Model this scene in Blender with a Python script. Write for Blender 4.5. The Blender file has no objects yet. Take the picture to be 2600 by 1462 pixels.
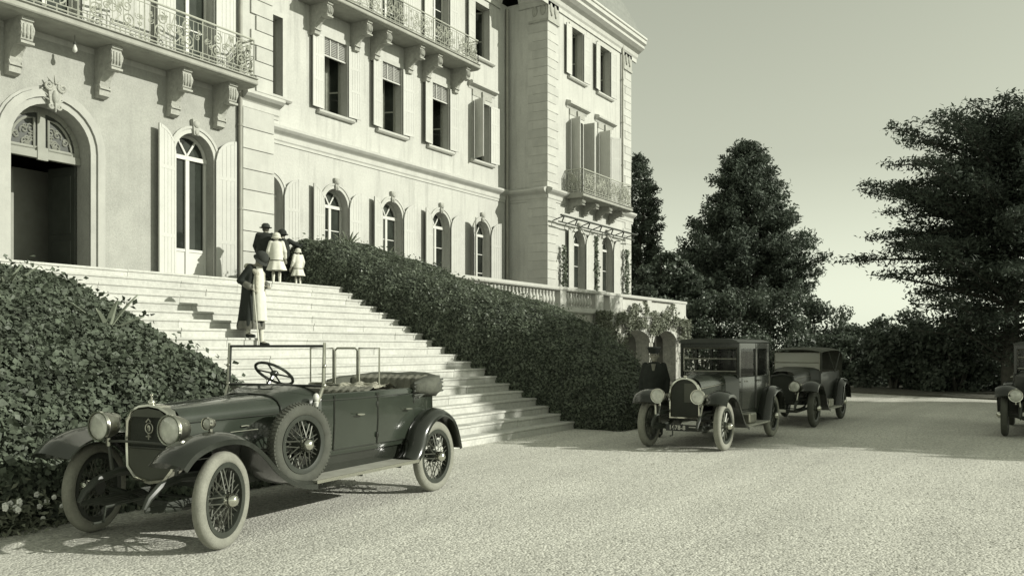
import bpy, bmesh, math, random
import numpy as np
from mathutils import Vector, Matrix, Euler, geometry
R = math.radians
rnd = random.Random(11)
scene = bpy.context.scene
COL = scene.collection

# ------------------------------------------------------------ camera
cam_d = bpy.data.cameras.new('camera')
cam_d.sensor_width = 36.0
cam_d.lens = 31.154
cam_d.shift_y = 0.0581
cam_d.clip_end = 2000
cam = bpy.data.objects.new('camera', cam_d)
cam.location = (0, 0, 1.75)
cam.rotation_euler = (R(90), 0, R(31.707 - 90))
COL.objects.link(cam)
scene.camera = cam

# ------------------------------------------------------------ sky and sun
SUN_EL, SUN_AZ = 24.0, 20.0            # azimuth measured from -Y towards +X
to_sun = Vector((math.sin(R(SUN_AZ)) * math.cos(R(SUN_EL)), -math.cos(R(SUN_AZ)) * math.cos(R(SUN_EL)), math.sin(R(SUN_EL))))
world = bpy.data.worlds.new('World'); scene.world = world; world.use_nodes = True
nt = world.node_tree; nt.nodes.clear()
sky = nt.nodes.new('ShaderNodeTexSky'); sky.sky_type = 'NISHITA'; sky.sun_disc = False
sky.sun_elevation = R(SUN_EL); sky.sun_rotation = math.atan2(to_sun.x, to_sun.y)
sky.air_density = 2.8; sky.dust_density = 0.0; sky.ozone_density = 1.0
hsv = nt.nodes.new('ShaderNodeHueSaturation'); hsv.inputs['Saturation'].default_value = 0.0
tint = nt.nodes.new('ShaderNodeMix'); tint.data_type = 'RGBA'; tint.blend_type = 'MULTIPLY'
tint.inputs[0].default_value = 1.0; tint.inputs[7].default_value = (0.95, 1.0, 0.80, 1)
bg = nt.nodes.new('ShaderNodeBackground'); bg.inputs['Strength'].default_value = 0.125
wo = nt.nodes.new('ShaderNodeOutputWorld')
nt.links.new(sky.outputs[0], hsv.inputs['Color']); nt.links.new(hsv.outputs[0], tint.inputs[6])
nt.links.new(tint.outputs[2], bg.inputs[0]); nt.links.new(bg.outputs[0], wo.inputs[0])
sun_d = bpy.data.lights.new('sun', 'SUN'); sun_d.energy = 4.6; sun_d.angle = R(0.55); sun_d.color = (1.0, 0.985, 0.88)
sun = bpy.data.objects.new('sun', sun_d); COL.objects.link(sun)
sun.rotation_euler = to_sun.to_track_quat('Z', 'Y').to_euler()
sun.location = to_sun * 60
vs = scene.view_settings
vs.view_transform = 'Standard'; vs.look = 'None'; vs.exposure = 0.0; vs.gamma = 1.0; vs.use_curve_mapping = False
scene.render.engine = 'CYCLES'
scene.cycles.max_bounces = 6; scene.cycles.diffuse_bounces = 1; scene.cycles.glossy_bounces = 3; scene.cycles.transparent_max_bounces = 8

# ------------------------------------------------------------ materials
MATS = {}
def mat(name, col, rough=0.7, var=0.12, scale=3.0, bump=0.0, bscale=40.0, metal=0.0, spec=0.4, coat=0.0,
        orand=0.0, streak=0.0, fine=0.0, fscale=60.0, trans=0.0):
    if isinstance(col, (int, float)): col = (col, col * 1.005, col * 0.96)
    m = bpy.data.materials.new(name); m.use_nodes = True
    t = m.node_tree; N = t.nodes; L = t.links; b = N['Principled BSDF']
    b.inputs['Roughness'].default_value = rough; b.inputs['Metallic'].default_value = metal
    b.inputs['Specular IOR Level'].default_value = spec
    b.inputs['Coat Weight'].default_value = coat; b.inputs['Coat Roughness'].default_value = 0.06
    geo = N.new('ShaderNodeNewGeometry')
    def noise(sc, det=4.0, vec=None, rgh=0.6):
        n = N.new('ShaderNodeTexNoise'); n.inputs['Scale'].default_value = sc; n.inputs['Detail'].default_value = det
        n.inputs['Roughness'].default_value = rgh
        L.new(vec if vec else geo.outputs['Position'], n.inputs['Vector']); return n.outputs['Fac']
    def rng(src, a, bb, lo, hi):
        r = N.new('ShaderNodeMapRange'); r.inputs[1].default_value = a; r.inputs[2].default_value = bb
        r.inputs[3].default_value = lo; r.inputs[4].default_value = hi; L.new(src, r.inputs[0]); return r.outputs[0]
    def mul(a, c):
        k = N.new('ShaderNodeMath'); k.operation = 'MULTIPLY'; L.new(a, k.inputs[0]); L.new(c, k.inputs[1]); return k.outputs[0]
    f = rng(noise(scale), 0.3, 0.7, 1 - var, 1 + var)
    if fine: f = mul(f, rng(noise(fscale, 2.0), 0.3, 0.7, 1 - fine, 1 + fine))
    if streak:
        mp = N.new('ShaderNodeMapping'); mp.inputs['Scale'].default_value = (1.0, 1.0, 0.09)
        L.new(geo.outputs['Position'], mp.inputs[0])
        f = mul(f, rng(noise(5.0, 5.0, mp.outputs[0]), 0.5, 0.78, 1.0, 1 - streak))
    if orand:
        oi = N.new('ShaderNodeObjectInfo'); f = mul(f, rng(oi.outputs['Random'], 0, 1, 1 - orand, 1 + orand))
    mx = N.new('ShaderNodeVectorMath'); mx.operation = 'SCALE'; mx.inputs[0].default_value = col[:3]
    L.new(f, mx.inputs['Scale']); L.new(mx.outputs[0], b.inputs['Base Color'])
    if bump:
        bp = N.new('ShaderNodeBump'); bp.inputs['Strength'].default_value = bump; bp.inputs['Distance'].default_value = 0.02
        L.new(noise(bscale, 6.0), bp.inputs['Height']); L.new(bp.outputs[0], b.inputs['Normal'])
    if trans:
        tr = N.new('ShaderNodeBsdfTranslucent'); L.new(mx.outputs[0], tr.inputs['Color'])
        ms = N.new('ShaderNodeMixShader'); ms.inputs[0].default_value = trans
        L.new(b.outputs[0], ms.inputs[1]); L.new(tr.outputs[0], ms.inputs[2])
        L.new(ms.outputs[0], N['Material Output'].inputs['Surface'])
    MATS[name] = m; return m

def clear_glass(name, fac):
    m = bpy.data.materials.new(name); m.use_nodes = True; t = m.node_tree; N = t.nodes
    N.remove(N['Principled BSDF'])
    a = N.new('ShaderNodeBsdfTransparent'); g = N.new('ShaderNodeBsdfGlossy'); g.inputs['Roughness'].default_value = 0.03
    x = N.new('ShaderNodeMixShader'); fr = N.new('ShaderNodeFresnel'); fr.inputs[0].default_value = fac
    t.links.new(fr.outputs[0], x.inputs[0]); t.links.new(a.outputs[0], x.inputs[1]); t.links.new(g.outputs[0], x.inputs[2])
    t.links.new(x.outputs[0], N['Material Output'].inputs['Surface']); MATS[name] = m; return m

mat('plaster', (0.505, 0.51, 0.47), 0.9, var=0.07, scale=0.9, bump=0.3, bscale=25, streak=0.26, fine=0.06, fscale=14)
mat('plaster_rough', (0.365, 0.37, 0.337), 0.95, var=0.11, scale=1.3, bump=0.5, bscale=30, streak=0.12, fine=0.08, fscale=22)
mat('stone', (0.49, 0.495, 0.455), 0.85, var=0.08, scale=2.5, bump=0.2, bscale=30, fine=0.06, orand=0.06, streak=0.08)
mat('balcony_stone', (0.34, 0.345, 0.305), 0.85, var=0.12, scale=3, bump=0.25, bscale=25, fine=0.08, streak=0.15)
mat('carved', (0.38, 0.385, 0.345), 0.85, var=0.16, scale=9, bump=0.5, bscale=22, fine=0.08)
mat('step_stone', (0.50, 0.505, 0.465), 0.75, var=0.10, scale=1.6, bump=0.3, bscale=22, fine=0.10, fscale=14, orand=0.07)
mat('shutter_paint', (0.52, 0.525, 0.485), 0.6, var=0.06, scale=2, fine=0.04, fscale=30, orand=0.07)
mat('white_paint', (0.62, 0.625, 0.58), 0.5, var=0.05)
mat('surround_stone', (0.41, 0.415, 0.38), 0.85, var=0.08, scale=2.5, bump=0.2, bscale=30, fine=0.06, streak=0.1)
mat('grey_wood', (0.27, 0.277, 0.24), 0.6, var=0.1, scale=4)
mat('iron', (0.42, 0.43, 0.37), 0.6, var=0.15, scale=6)
mat('iron_dark', (0.06, 0.065, 0.055), 0.55, var=0.2, scale=6)
mat('pipe', (0.30, 0.30, 0.26), 0.6, var=0.15, scale=3)
mat('slate', (0.20, 0.21, 0.19), 0.7, var=0.15, scale=5, orand=0.1)
mat('dark_room', (0.05, 0.055, 0.045), 0.9)  # near-black colour stands in for the darkness of the rooms
mat('door_dark', (0.045, 0.05, 0.042), 0.5, var=0.2)
mat('window_glass', (0.030, 0.035, 0.029), 0.07, var=0.4, scale=2.0, spec=0.6, orand=0.5)
mat('curtain', (0.30, 0.31, 0.27), 0.9, var=0.2, scale=6)
mat('rubble', (0.42, 0.42, 0.375), 0.95, var=0.22, scale=4, bump=0.8, bscale=12, fine=0.15, fscale=16, streak=0.2)
mat('leaf_bush', (0.092, 0.110, 0.080), 0.5, var=0.5, scale=2.2, spec=0.3, fine=0.45, fscale=10, trans=0.18)
mat('leaf_hedge', (0.135, 0.158, 0.116), 0.42, var=0.4, scale=3.0, spec=0.4, fine=0.35, fscale=11, trans=0.3)
mat('leaf_vine', (0.17, 0.185, 0.135), 0.6, var=0.35, scale=4, fine=0.3, fscale=12, trans=0.15)
mat('needles', (0.088, 0.108, 0.084), 0.6, var=0.4, scale=0.9, spec=0.3, fine=0.35, fscale=4, trans=0.2)
mat('needles_cedar', (0.075, 0.093, 0.072), 0.65, var=0.35, scale=0.8, spec=0.25, fine=0.35, fscale=4, trans=0.2)
mat('leaf_tree', (0.09, 0.11, 0.084), 0.5, var=0.4, scale=0.8, spec=0.35, fine=0.4, fscale=5, trans=0.25)
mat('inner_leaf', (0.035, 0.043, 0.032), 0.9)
mat('bark', (0.085, 0.085, 0.07), 0.95, var=0.3, scale=6, bump=0.8, bscale=18)
mat('agave', (0.26, 0.29, 0.22), 0.5, var=0.15, scale=6)
mat('blossom', (0.82, 0.83, 0.78), 0.6)
mat('paint_car', (0.029, 0.036, 0.027), 0.22, var=0.12, scale=2.5, spec=0.5, coat=0.6, fine=0.05, fscale=9)
mat('paint_saloon', (0.030, 0.035, 0.027), 0.24, var=0.15, scale=2.5, spec=0.5, coat=0.5, fine=0.06, fscale=9)
mat('undercroft', (0.17, 0.172, 0.15), 0.95, var=0.3, scale=3)  # rubble darkened in its colour for the shade inside the terrace arches
mat('paint_black', (0.020, 0.023, 0.018), 0.2, var=0.2, scale=3, spec=0.5, coat=0.5)
mat('paint_dull', (0.026, 0.030, 0.024), 0.4, var=0.2, scale=3, spec=0.4, coat=0.2)
mat('nickel', (0.62, 0.62, 0.55), 0.18, var=0.08, metal=1.0)
mat('nickel_dull', (0.42, 0.42, 0.36), 0.35, var=0.2, scale=8, metal=1.0)
mat('core_dark', (0.028, 0.032, 0.025), 0.7, fine=0.3, fscale=120)
mat('core_blind', (0.075, 0.08, 0.064), 0.65)
mat('tyre_pale', (0.235, 0.237, 0.20), 0.85, var=0.14, scale=7, bump=0.3, bscale=60, fine=0.08, fscale=50)
mat('tyre_dark', (0.070, 0.074, 0.060), 0.8, var=0.2, scale=7, bump=0.3, bscale=60)
mat('wheel_dark', (0.035, 0.04, 0.032), 0.4, var=0.2, scale=8)
mat('spoke', (0.10, 0.105, 0.086), 0.4, var=0.3, scale=20, metal=0.3)
mat('aluminium', (0.40, 0.402, 0.35), 0.5, var=0.18, scale=6, metal=0.1)
mat('lamp_glass', (0.55, 0.56, 0.50), 0.08, var=0.25, scale=9, spec=0.8, coat=0.5)
mat('leather', (0.12, 0.12, 0.10), 0.5, var=0.25, scale=9, bump=0.3)
mat('pleat_cloth', (0.20, 0.20, 0.165), 0.9, var=0.4, scale=7, bump=0.5, bscale=30)
mat('hood_cloth', (0.085, 0.09, 0.072), 0.85, var=0.25, scale=8, bump=0.4)
mat('fur', (0.45, 0.44, 0.36), 0.95, var=0.3, scale=20, bump=0.9, bscale=70)
mat('wool_black', (0.022, 0.026, 0.022), 0.9, var=0.2, scale=10)
mat('wool_dark', (0.035, 0.039, 0.034), 0.9, var=0.2, scale=10)
mat('dress_pale', (0.66, 0.66, 0.58), 0.85, var=0.08, scale=12)
mat('dress_cream', (0.58, 0.58, 0.50), 0.85, var=0.1, scale=12)
mat('skin', (0.27, 0.262, 0.215), 0.6, var=0.08, scale=10)
mat('hair', (0.05, 0.05, 0.04), 0.6)
mat('hair_fair', (0.5, 0.48, 0.38), 0.7)
mat('plate_black', (0.02, 0.022, 0.02), 0.5)
mat('plate_white', (0.6, 0.6, 0.54), 0.6)
mat('pebble', (0.50, 0.498, 0.44), 0.9, var=0.5, scale=23, orand=0.0)
mat('soil', (0.10, 0.10, 0.08), 0.95, var=0.3, scale=6, bump=0.6)
clear_glass('clear_glass', 1.35)
clear_glass('bright_glass', 1.8)
def pale_glass():  # pale grey diffuse layer mixed over clear glass
    m = clear_glass('pale_glass', 1.6); N = m.node_tree.nodes; L = m.node_tree.links; out = N['Material Output']; old = out.inputs[0].links[0].from_socket
    d = N.new('ShaderNodeBsdfDiffuse'); d.inputs[0].default_value = (.62, .62, .55, 1); x = N.new('ShaderNodeMixShader'); x.inputs[0].default_value = .6
    L.new(old, x.inputs[1]); L.new(d.outputs[0], x.inputs[2]); L.new(x.outputs[0], out.inputs[0])
pale_glass()

# ------------------------------------------------------------ mesh builder
class MB:
    def __init__(s): s.v = []; s.f = []
    def add(s, vs, fs):
        o = len(s.v); s.v += [tuple(p) for p in vs]; s.f += [tuple(i + o for i in q) for q in fs]; return s
    def box(s, x0, x1, y0, y1, z0, z1):
        return s.add([(x0,y0,z0),(x1,y0,z0),(x1,y1,z0),(x0,y1,z0),(x0,y0,z1),(x1,y0,z1),(x1,y1,z1),(x0,y1,z1)],
                     [(0,3,2,1),(4,5,6,7),(0,1,5,4),(1,2,6,5),(2,3,7,6),(3,0,4,7)])
    def prism(s, poly, axis, a, b):
        n = len(poly)
        def P(p, t):
            return {'x': (t, p[0], p[1]), 'y': (p[0], t, p[1]), 'z': (p[0], p[1], t)}[axis]
        vs = [P(p, a) for p in poly] + [P(p, b) for p in poly]
        fs = [tuple(range(n))[::-1], tuple(range(n, 2*n))] + [(i, (i+1) % n, n + (i+1) % n, n + i) for i in range(n)]
        return s.add(vs, fs)
    def loft(s, rings, closed=True, caps=True):
        n = len(rings[0]); o = len(s.v)
        for r in rings: s.v += [tuple(p) for p in r]
        m = n if closed else n - 1
        for k in range(len(rings) - 1):
            for i in range(m):
                j = (i + 1) % n
                s.f.append((o+k*n+i, o+k*n+j, o+(k+1)*n+j, o+(k+1)*n+i))
        if caps and closed:
            s.f.append(tuple(o + i for i in range(n))[::-1]); s.f.append(tuple(o + (len(rings)-1)*n + i for i in range(n)))
        return s
    def tube(s, pts, r, n=6, caps=True, flat=1.0, closed=False):
        pts = [Vector(p) for p in pts]; rings = []
        m = len(pts); up = Vector((0, 0, 1)); prev = None
        for i, p in enumerate(pts):
            a = pts[(i-1) % m] if (i > 0 or closed) else p
            b = pts[(i+1) % m] if (i < m-1 or closed) else p
            t = (b - a)
            if t.length < 1e-9: t = Vector((0, 0, 1))
            t.normalize()
            if prev is None:
                u = t.cross(up)
                if u.length < 1e-3: u = t.cross(Vector((1, 0, 0)))
            else:
                u = prev - t * prev.dot(t)
                if u.length < 1e-6: u = t.orthogonal()
            u.normalize(); prev = u; w = t.cross(u)
            rr = r[i] if isinstance(r, (list, tuple)) else r
            rings.append([p + (u * math.cos(k*2*math.pi/n) + w * flat * math.sin(k*2*math.pi/n)) * rr for k in range(n)])
        if closed: rings.append(rings[0]); caps = False
        return s.loft(rings, True, caps)
    def lathe(s, prof, c=(0,0,0), axis='z', n=16, caps=False):
        rings = []
        for r, h in prof:
            ring = []
            for k in range(n):
                a = 2*math.pi*k/n; u, w = r*math.cos(a), r*math.sin(a)
                q = {'z': (u, w, h), 'y': (w, h, u), 'x': (h, u, w)}[axis]
                ring.append((c[0]+q[0], c[1]+q[1], c[2]+q[2]))
            rings.append(ring)
        return s.loft(rings, True, caps)
    def ell(s, c, r, n=10, m=7, rot=None):
        rot = rot or Matrix.Identity(3); rings = []
        for j in range(1, m):
            ph = math.pi*j/m
            rings.append([Vector(c) + rot @ Vector((r[0]*math.sin(ph)*math.cos(2*math.pi*k/n), r[1]*math.sin(ph)*math.sin(2*math.pi*k/n), -r[2]*math.cos(ph))) for k in range(n)])
        s.loft(rings, True, False); o = len(s.v); nn = n
        s.v += [tuple(Vector(c) + rot @ Vector((0,0,-r[2]))), tuple(Vector(c) + rot @ Vector((0,0,r[2])))]
        b = o - (m-1)*nn; t = o - nn
        for k in range(nn):
            s.f.append((o, b+(k+1) % nn, b+k)); s.f.append((o+1, t+k, t+(k+1) % nn))
        return s
    def cap(s, p0, p1, r0, r1, n=10):
        p0, p1 = Vector(p0), Vector(p1); d = p1 - p0; L = max(d.length, 1e-5); d /= L
        u = d.orthogonal().normalized(); w = d.cross(u); rings = []
        for a in (-80, -50, -20): rings.append((p0 + d*r0*math.sin(R(a)), r0*math.cos(R(a))))
        for a in (20, 50, 80): rings.append((p1 + d*r1*math.sin(R(a)), r1*math.cos(R(a))))
        return s.loft([[q + (u*math.cos(2*math.pi*k/n) + w*math.sin(2*math.pi*k/n))*rr for k in range(n)] for q, rr in rings], True, True)
    def build(s, name, m, parent=None, smooth=False, bevel=0.0, fix=True, local=False, sharp=40):
        me = bpy.data.meshes.new(name); me.from_pydata(s.v, [], s.f)
        if fix:
            bm = bmesh.new(); bm.from_mesh(me); bmesh.ops.recalc_face_normals(bm, faces=bm.faces); bm.to_mesh(me); bm.free()
        if smooth:
            me.polygons.foreach_set('use_smooth', [True]*len(me.polygons))
            if sharp: me.set_sharp_from_angle(angle=R(sharp))
        me.materials.append(MATS[m] if isinstance(m, str) else m)
        o = bpy.data.objects.new(name, me); COL.objects.link(o)
        if bevel:
            b = o.modifiers.new('bevel', 'BEVEL'); b.width = bevel; b.segments = 2; b.limit_method = 'ANGLE'; b.angle_limit = R(35)
        if parent is not None: attach(o, parent, local)
        return o

def attach(o, parent, local=False):
    o.parent = parent
    if not local: o.matrix_parent_inverse = Matrix.Translation(-wloc(parent))
def wloc(o):
    # everything attached in world coordinates hangs from empties that are only translated
    v = Vector(o.location)
    if o.parent is not None: v = v + o.matrix_parent_inverse.to_translation() + wloc(o.parent)
    return v
def thing(name, label, cat, loc=(0,0,0), rz=0.0, group=None):
    o = bpy.data.objects.new(name, None); COL.objects.link(o)
    o.location = loc; o.rotation_euler = (0, 0, rz); o.empty_display_size = 0.2
    return tag(o, label, cat, group)
def tag(o, label=None, cat=None, group=None, kind=None):
    if label: o['label'] = label
    if cat: o['category'] = cat
    if group: o['group'] = group
    if kind: o['kind'] = kind
    return o
def copy_tree(o, parent=None):
    c = o.copy(); COL.objects.link(c)
    if parent is not None:
        c.parent = parent; c.matrix_parent_inverse = o.matrix_parent_inverse.copy()
    for ch in list(o.children): copy_tree(ch, c)
    return c
def fused(name, mb, voxel, m, parent, local=True, smooth_it=4):
    o = mb.build(name, m, None, True, fix=True, sharp=0)
    r = o.modifiers.new('r', 'REMESH'); r.mode = 'VOXEL'; r.voxel_size = voxel; r.use_smooth_shade = True
    sm = o.modifiers.new('s', 'SMOOTH'); sm.iterations = smooth_it; sm.factor = 0.5
    dg = bpy.context.evaluated_depsgraph_get()
    me = bpy.data.meshes.new_from_object(o.evaluated_get(dg))
    o.modifiers.clear(); old = o.data; o.data = me; bpy.data.meshes.remove(old); me.name = name
    if not me.materials: me.materials.append(MATS[m])
    if parent is not None: attach(o, parent, local)
    return o

def cards(name, P, Nrm, size, m, parent=None, seed=1, aspect=0.55, spread=0.9, local=False):
    """many small kite-shaped leaves as one mesh; P (n,3) centres, Nrm (n,3) preferred facing"""
    g = np.random.default_rng(seed); n = len(P)
    Nv = Nrm + g.normal(0, spread, (n, 3)); Nv /= np.linalg.norm(Nv, axis=1)[:, None] + 1e-9
    A = g.normal(0, 1, (n, 3)); A -= (A*Nv).sum(1)[:, None]*Nv; A /= np.linalg.norm(A, axis=1)[:, None] + 1e-9
    B = np.cross(Nv, A)
    sz = size * g.uniform(0.6, 1.35, n) if np.isscalar(size) else size
    sz = np.asarray(sz)[:, None]
    V = np.empty((n, 4, 3), np.float32)
    V[:, 0] = P - A*sz*0.5; V[:, 1] = P + B*sz*aspect*0.5 + A*sz*0.05 + Nv*sz*0.1
    V[:, 2] = P + A*sz*0.5; V[:, 3] = P - B*sz*aspect*0.5 + A*sz*0.05 + Nv*sz*0.1
    me = bpy.data.meshes.new(name)
    me.vertices.add(n*4); me.vertices.foreach_set('co', V.reshape(-1))
    me.loops.add(n*4); me.loops.foreach_set('vertex_index', np.arange(n*4, dtype=np.int32))
    me.polygons.add(n); me.polygons.foreach_set('loop_start', np.arange(0, n*4, 4, dtype=np.int32))
    me.update(calc_edges=True); me.materials.append(MATS[m])
    o = bpy.data.objects.new(name, me); COL.objects.link(o)
    if parent is not None: attach(o, parent, local)
    return o
def scatter(V, F, n, seed):
    """area-weighted random points and normals on a quad/tri mesh"""
    g = np.random.default_rng(seed); V = np.asarray(V, float); T = []
    for q in F:
        for k in range(1, len(q)-1): T.append((q[0], q[k], q[k+1]))
    T = np.asarray(T); a, b, c = V[T[:,0]], V[T[:,1]], V[T[:,2]]
    cr = np.cross(b-a, c-a); ar = np.linalg.norm(cr, axis=1)
    i = g.choice(len(T), n, p=ar/ar.sum()); u = g.random(n); w = g.random(n); k = u + w > 1
    u[k] = 1-u[k]; w[k] = 1-w[k]
    P = a[i] + (b-a)[i]*u[:, None] + (c-a)[i]*w[:, None]
    return P, cr[i]/(ar[i][:, None] + 1e-12)
def fbm(x, y, z, s=1.0):
    return (math.sin(x*2.1*s+1.3)*math.cos(y*1.7*s+.4) + .6*math.sin(y*3.9*s+z*2.7*s) + .4*math.sin(x*5.3*s+z*4.1*s+2.0) + .3*math.cos(x*9.1*s-y*8.3*s))/2.3
# ------------------------------------------------------------ ground
def gravel_material():
    m = bpy.data.materials.new('gravel'); m.use_nodes = True; t = m.node_tree; N = t.nodes; L = t.links
    b = N['Principled BSDF']; b.inputs['Roughness'].default_value = 0.95; b.inputs['Specular IOR Level'].default_value = 0.2
    g = N.new('ShaderNodeNewGeometry')
    def noise(sc, det=3.0, vec=None):
        n = N.new('ShaderNodeTexNoise'); n.inputs['Scale'].default_value = sc; n.inputs['Detail'].default_value = det
        L.new(vec or g.outputs['Position'], n.inputs['Vector']); return n.outputs['Fac']
    def rng(s, a, bb, lo, hi):
        r = N.new('ShaderNodeMapRange'); r.inputs[1].default_value = a; r.inputs[2].default_value = bb
        r.inputs[3].default_value = lo; r.inputs[4].default_value = hi; L.new(s, r.inputs[0]); return r.outputs[0]
    def mul(a, c):
        k = N.new('ShaderNodeMath'); k.operation = 'MULTIPLY'; L.new(a, k.inputs[0]); L.new(c, k.inputs[1]); return k.outputs[0]
    v = N.new('ShaderNodeTexVoronoi'); v.inputs['Scale'].default_value = 44.0; L.new(g.outputs['Position'], v.inputs['Vector'])
    sep = N.new('ShaderNodeSeparateColor'); L.new(v.outputs['Color'], sep.inputs[0])
    mp = N.new('ShaderNodeMapping'); mp.inputs['Scale'].default_value = (0.10, 1.0, 1.0); mp.inputs['Rotation'].default_value = (0, 0, 0.12)
    L.new(g.outputs['Position'], mp.inputs[0])
    f = mul(rng(sep.outputs[0], 0, 1, 0.70, 1.22), rng(noise(0.5, 4), 0.3, 0.7, 0.93, 1.06))
    f = mul(f, rng(noise(19, 4), 0.30, 0.52, 0.70, 1.0))
    f = mul(f, rng(noise(1.5, 4, mp.outputs[0]), 0.35, 0.65, 0.92, 1.05))
    mx = N.new('ShaderNodeVectorMath'); mx.operation = 'SCALE'; mx.inputs[0].default_value = (0.635, 0.633, 0.57)
    L.new(f, mx.inputs['Scale']); L.new(mx.outputs[0], b.inputs['Base Color'])
    bp = N.new('ShaderNodeBump'); bp.inputs['Strength'].default_value = 0.55; bp.inputs['Distance'].default_value = 0.015
    ad = N.new('ShaderNodeMath'); ad.operation = 'SUBTRACT'; L.new(noise(30, 5), ad.inputs[0]); L.new(v.outputs['Distance'], ad.inputs[1])
    L.new(ad.outputs[0], bp.inputs['Height']); L.new(bp.outputs[0], b.inputs['Normal'])
    MATS['gravel'] = m
gravel_material()
gmb = MB(); gmb.add([(-300,-300,0),(400,-300,0),(400,400,0),(-300,400,0)], [(0,1,2,3)])
tag(gmb.build('gravel_ground', 'gravel'), 'pale gravel forecourt in front of the villa', kind='structure')
# verge of dark earth at the foot of the far planting
mb = MB(); mb.prism([(33.6,-30),(33.6,1.5),(35.6,6.0),(37.5,9.5),(38.2,16.55),(70,16.55),(70,-30)], 'z', 0.004, 0.05)
tag(mb.build('planting_bed', 'soil'), 'dark earth verge at the foot of the far trees', kind='structure')
mb = MB(); mb.prism([(-2,8.75),(8.3,8.75),(8.3,8.9),(-2,9.6)], 'z', 0.004, 0.03)
tag(mb.build('planting_bed', 'soil'), 'narrow earth bed at the foot of the left bank', kind='structure')

# ------------------------------------------------------------ staircase
NST, RISE, RUN, SY0, SX0, SX1 = 20, 0.16, 0.305, 8.9, 5.4, 17.0
LAND = NST * RISE
stairs = thing('stone_staircase', 'broad flight of white stone steps rising to the villa entrance', 'staircase', (11.2, SY0, 0))
for i in range(NST):
    y = SY0 + i*RUN; z1 = (i+1)*RISE; z0 = z1 - RISE
    x = SX0; first = True
    xe = SX1 - max(0, (i-8))*0.06
    while x < xe - 0.01:
        w = rnd.uniform(1.35, 2.5)
        if first: w *= rnd.uniform(0.4, 1); first = False
        x2 = min(x + w, xe)
        if xe - x2 < 0.6: x2 = xe
        dy, dz = rnd.uniform(-.007, .007), rnd.uniform(-.005, .004)
        back = y + RUN + 0.03 if i < NST-1 else y + 0.62
        prof = [(y+.018+dy, z0-.02), (y+.018+dy, z1-.050+dz), (y+.006+dy, z1-.046+dz), (y-.004+dy, z1-.034+dz), (y-.004+dy, z1-.012+dz),
                (y+.006+dy, z1+dz), (back, z1+dz), (back, z0-.02)]
        MB().prism(prof, 'x', x+.004, x2-.004).build('step_block', 'step_stone', stairs)
        x = x2
# solid flank and landing
mb = MB(); mb.prism([(SY0+.2, 0), (SY0+NST*RUN, LAND-.19), (SY0+NST*RUN, 0)], 'x', SX0+.05, SX1-.08)
mb.build('stair_core', 'stone', stairs)
mb = MB(); mb.box(SX0, 16.4, SY0+(NST-1)*RUN+.63, 18.39, 0.0, LAND-.004)
mb.build('landing', 'step_stone', stairs)

# ------------------------------------------------------------ villa
villa = thing('villa', 'large pale stuccoed villa with shuttered windows and iron balconies', 'building', (24.6, 19.0, 0))
Y1, Y2, Y3 = 18.4, 20.5, 18.5
def arch(x0, x1, z0, zs, n=16, h=None):
    r = (x1-x0)/2; c = (x0+x1)/2; h = r if h is None else h
    return [(x0,z0),(x1,z0)] + [(c + r*math.cos(math.pi*k/n), zs + h*math.sin(math.pi*k/n)) for k in range(n+1)]
def rect(x0, x1, z0, z1): return [(x0,z0),(x1,z0),(x1,z1),(x0,z1)]
def wall_panel(name, x0, x1, z0, z1, Y, ops, depth, m, parent, reveal=True):
    loops = [[Vector((p[0], p[1], 0)) for p in rect(x0, x1, z0, z1)]] + [[Vector((p[0], p[1], 0)) for p in o] for o in ops]
    flat = [p for l in loops for p in l]
    tri = geometry.tessellate_polygon(loops)
    mb = MB(); mb.add([(p.x, Y, p.y) for p in flat], [tuple(t) for t in tri])
    if reveal:
        for o in ops:
            n = len(o); mb.add([(p[0], Y, p[1]) for p in o] + [(p[0], Y+depth, p[1]) for p in o], [(i, (i+1) % n, n+(i+1) % n, n+i) for i in range(n)])
    bm = bmesh.new(); 
    ob = mb.build(name, m, parent, fix=False)
    bm.from_mesh(ob.data); bmesh.ops.remove_doubles(bm, verts=bm.verts, dist=1e-5); bmesh.ops.recalc_face_normals(bm, faces=bm.faces); bm.to_mesh(ob.data); bm.free()
    return ob
def band(inner, outer, Y, proud, m, name, parent, closed=False):
    """moulding between two outlines with the same number of points (open at the bottom)"""
    n = len(inner); mb = MB(); k = n if closed else n-1
    vs = [(p[0], Y-proud, p[1]) for p in inner] + [(p[0], Y-proud, p[1]) for p in outer] + [(p[0], Y+.01, p[1]) for p in inner] + [(p[0], Y+.01, p[1]) for p in outer]
    fs = []
    for i in range(k):
        j = (i+1) % n
        fs += [(i, j, n+j, n+i), (n+i, n+j, 3*n+j, 3*n+i), (2*n+i, 2*n+j, j, i)]
    if not closed: fs += [(0, n, 3*n, 2*n), (n-1, 3*n-1, 4*n-1, 2*n-1)]
    return mb.add(vs, fs).build(name, m, parent)
def open_arch(x0, x1, z0, zs, n=16):
    a = arch(x0, x1, z0, zs, n); return a[1:] + [a[0]]        # right jamb foot ... left jamb foot
def open_rect(x0, x1, z0, z1): return [(x1,z0),(x1,z1),(x0,z1),(x0,z0)]

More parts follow.
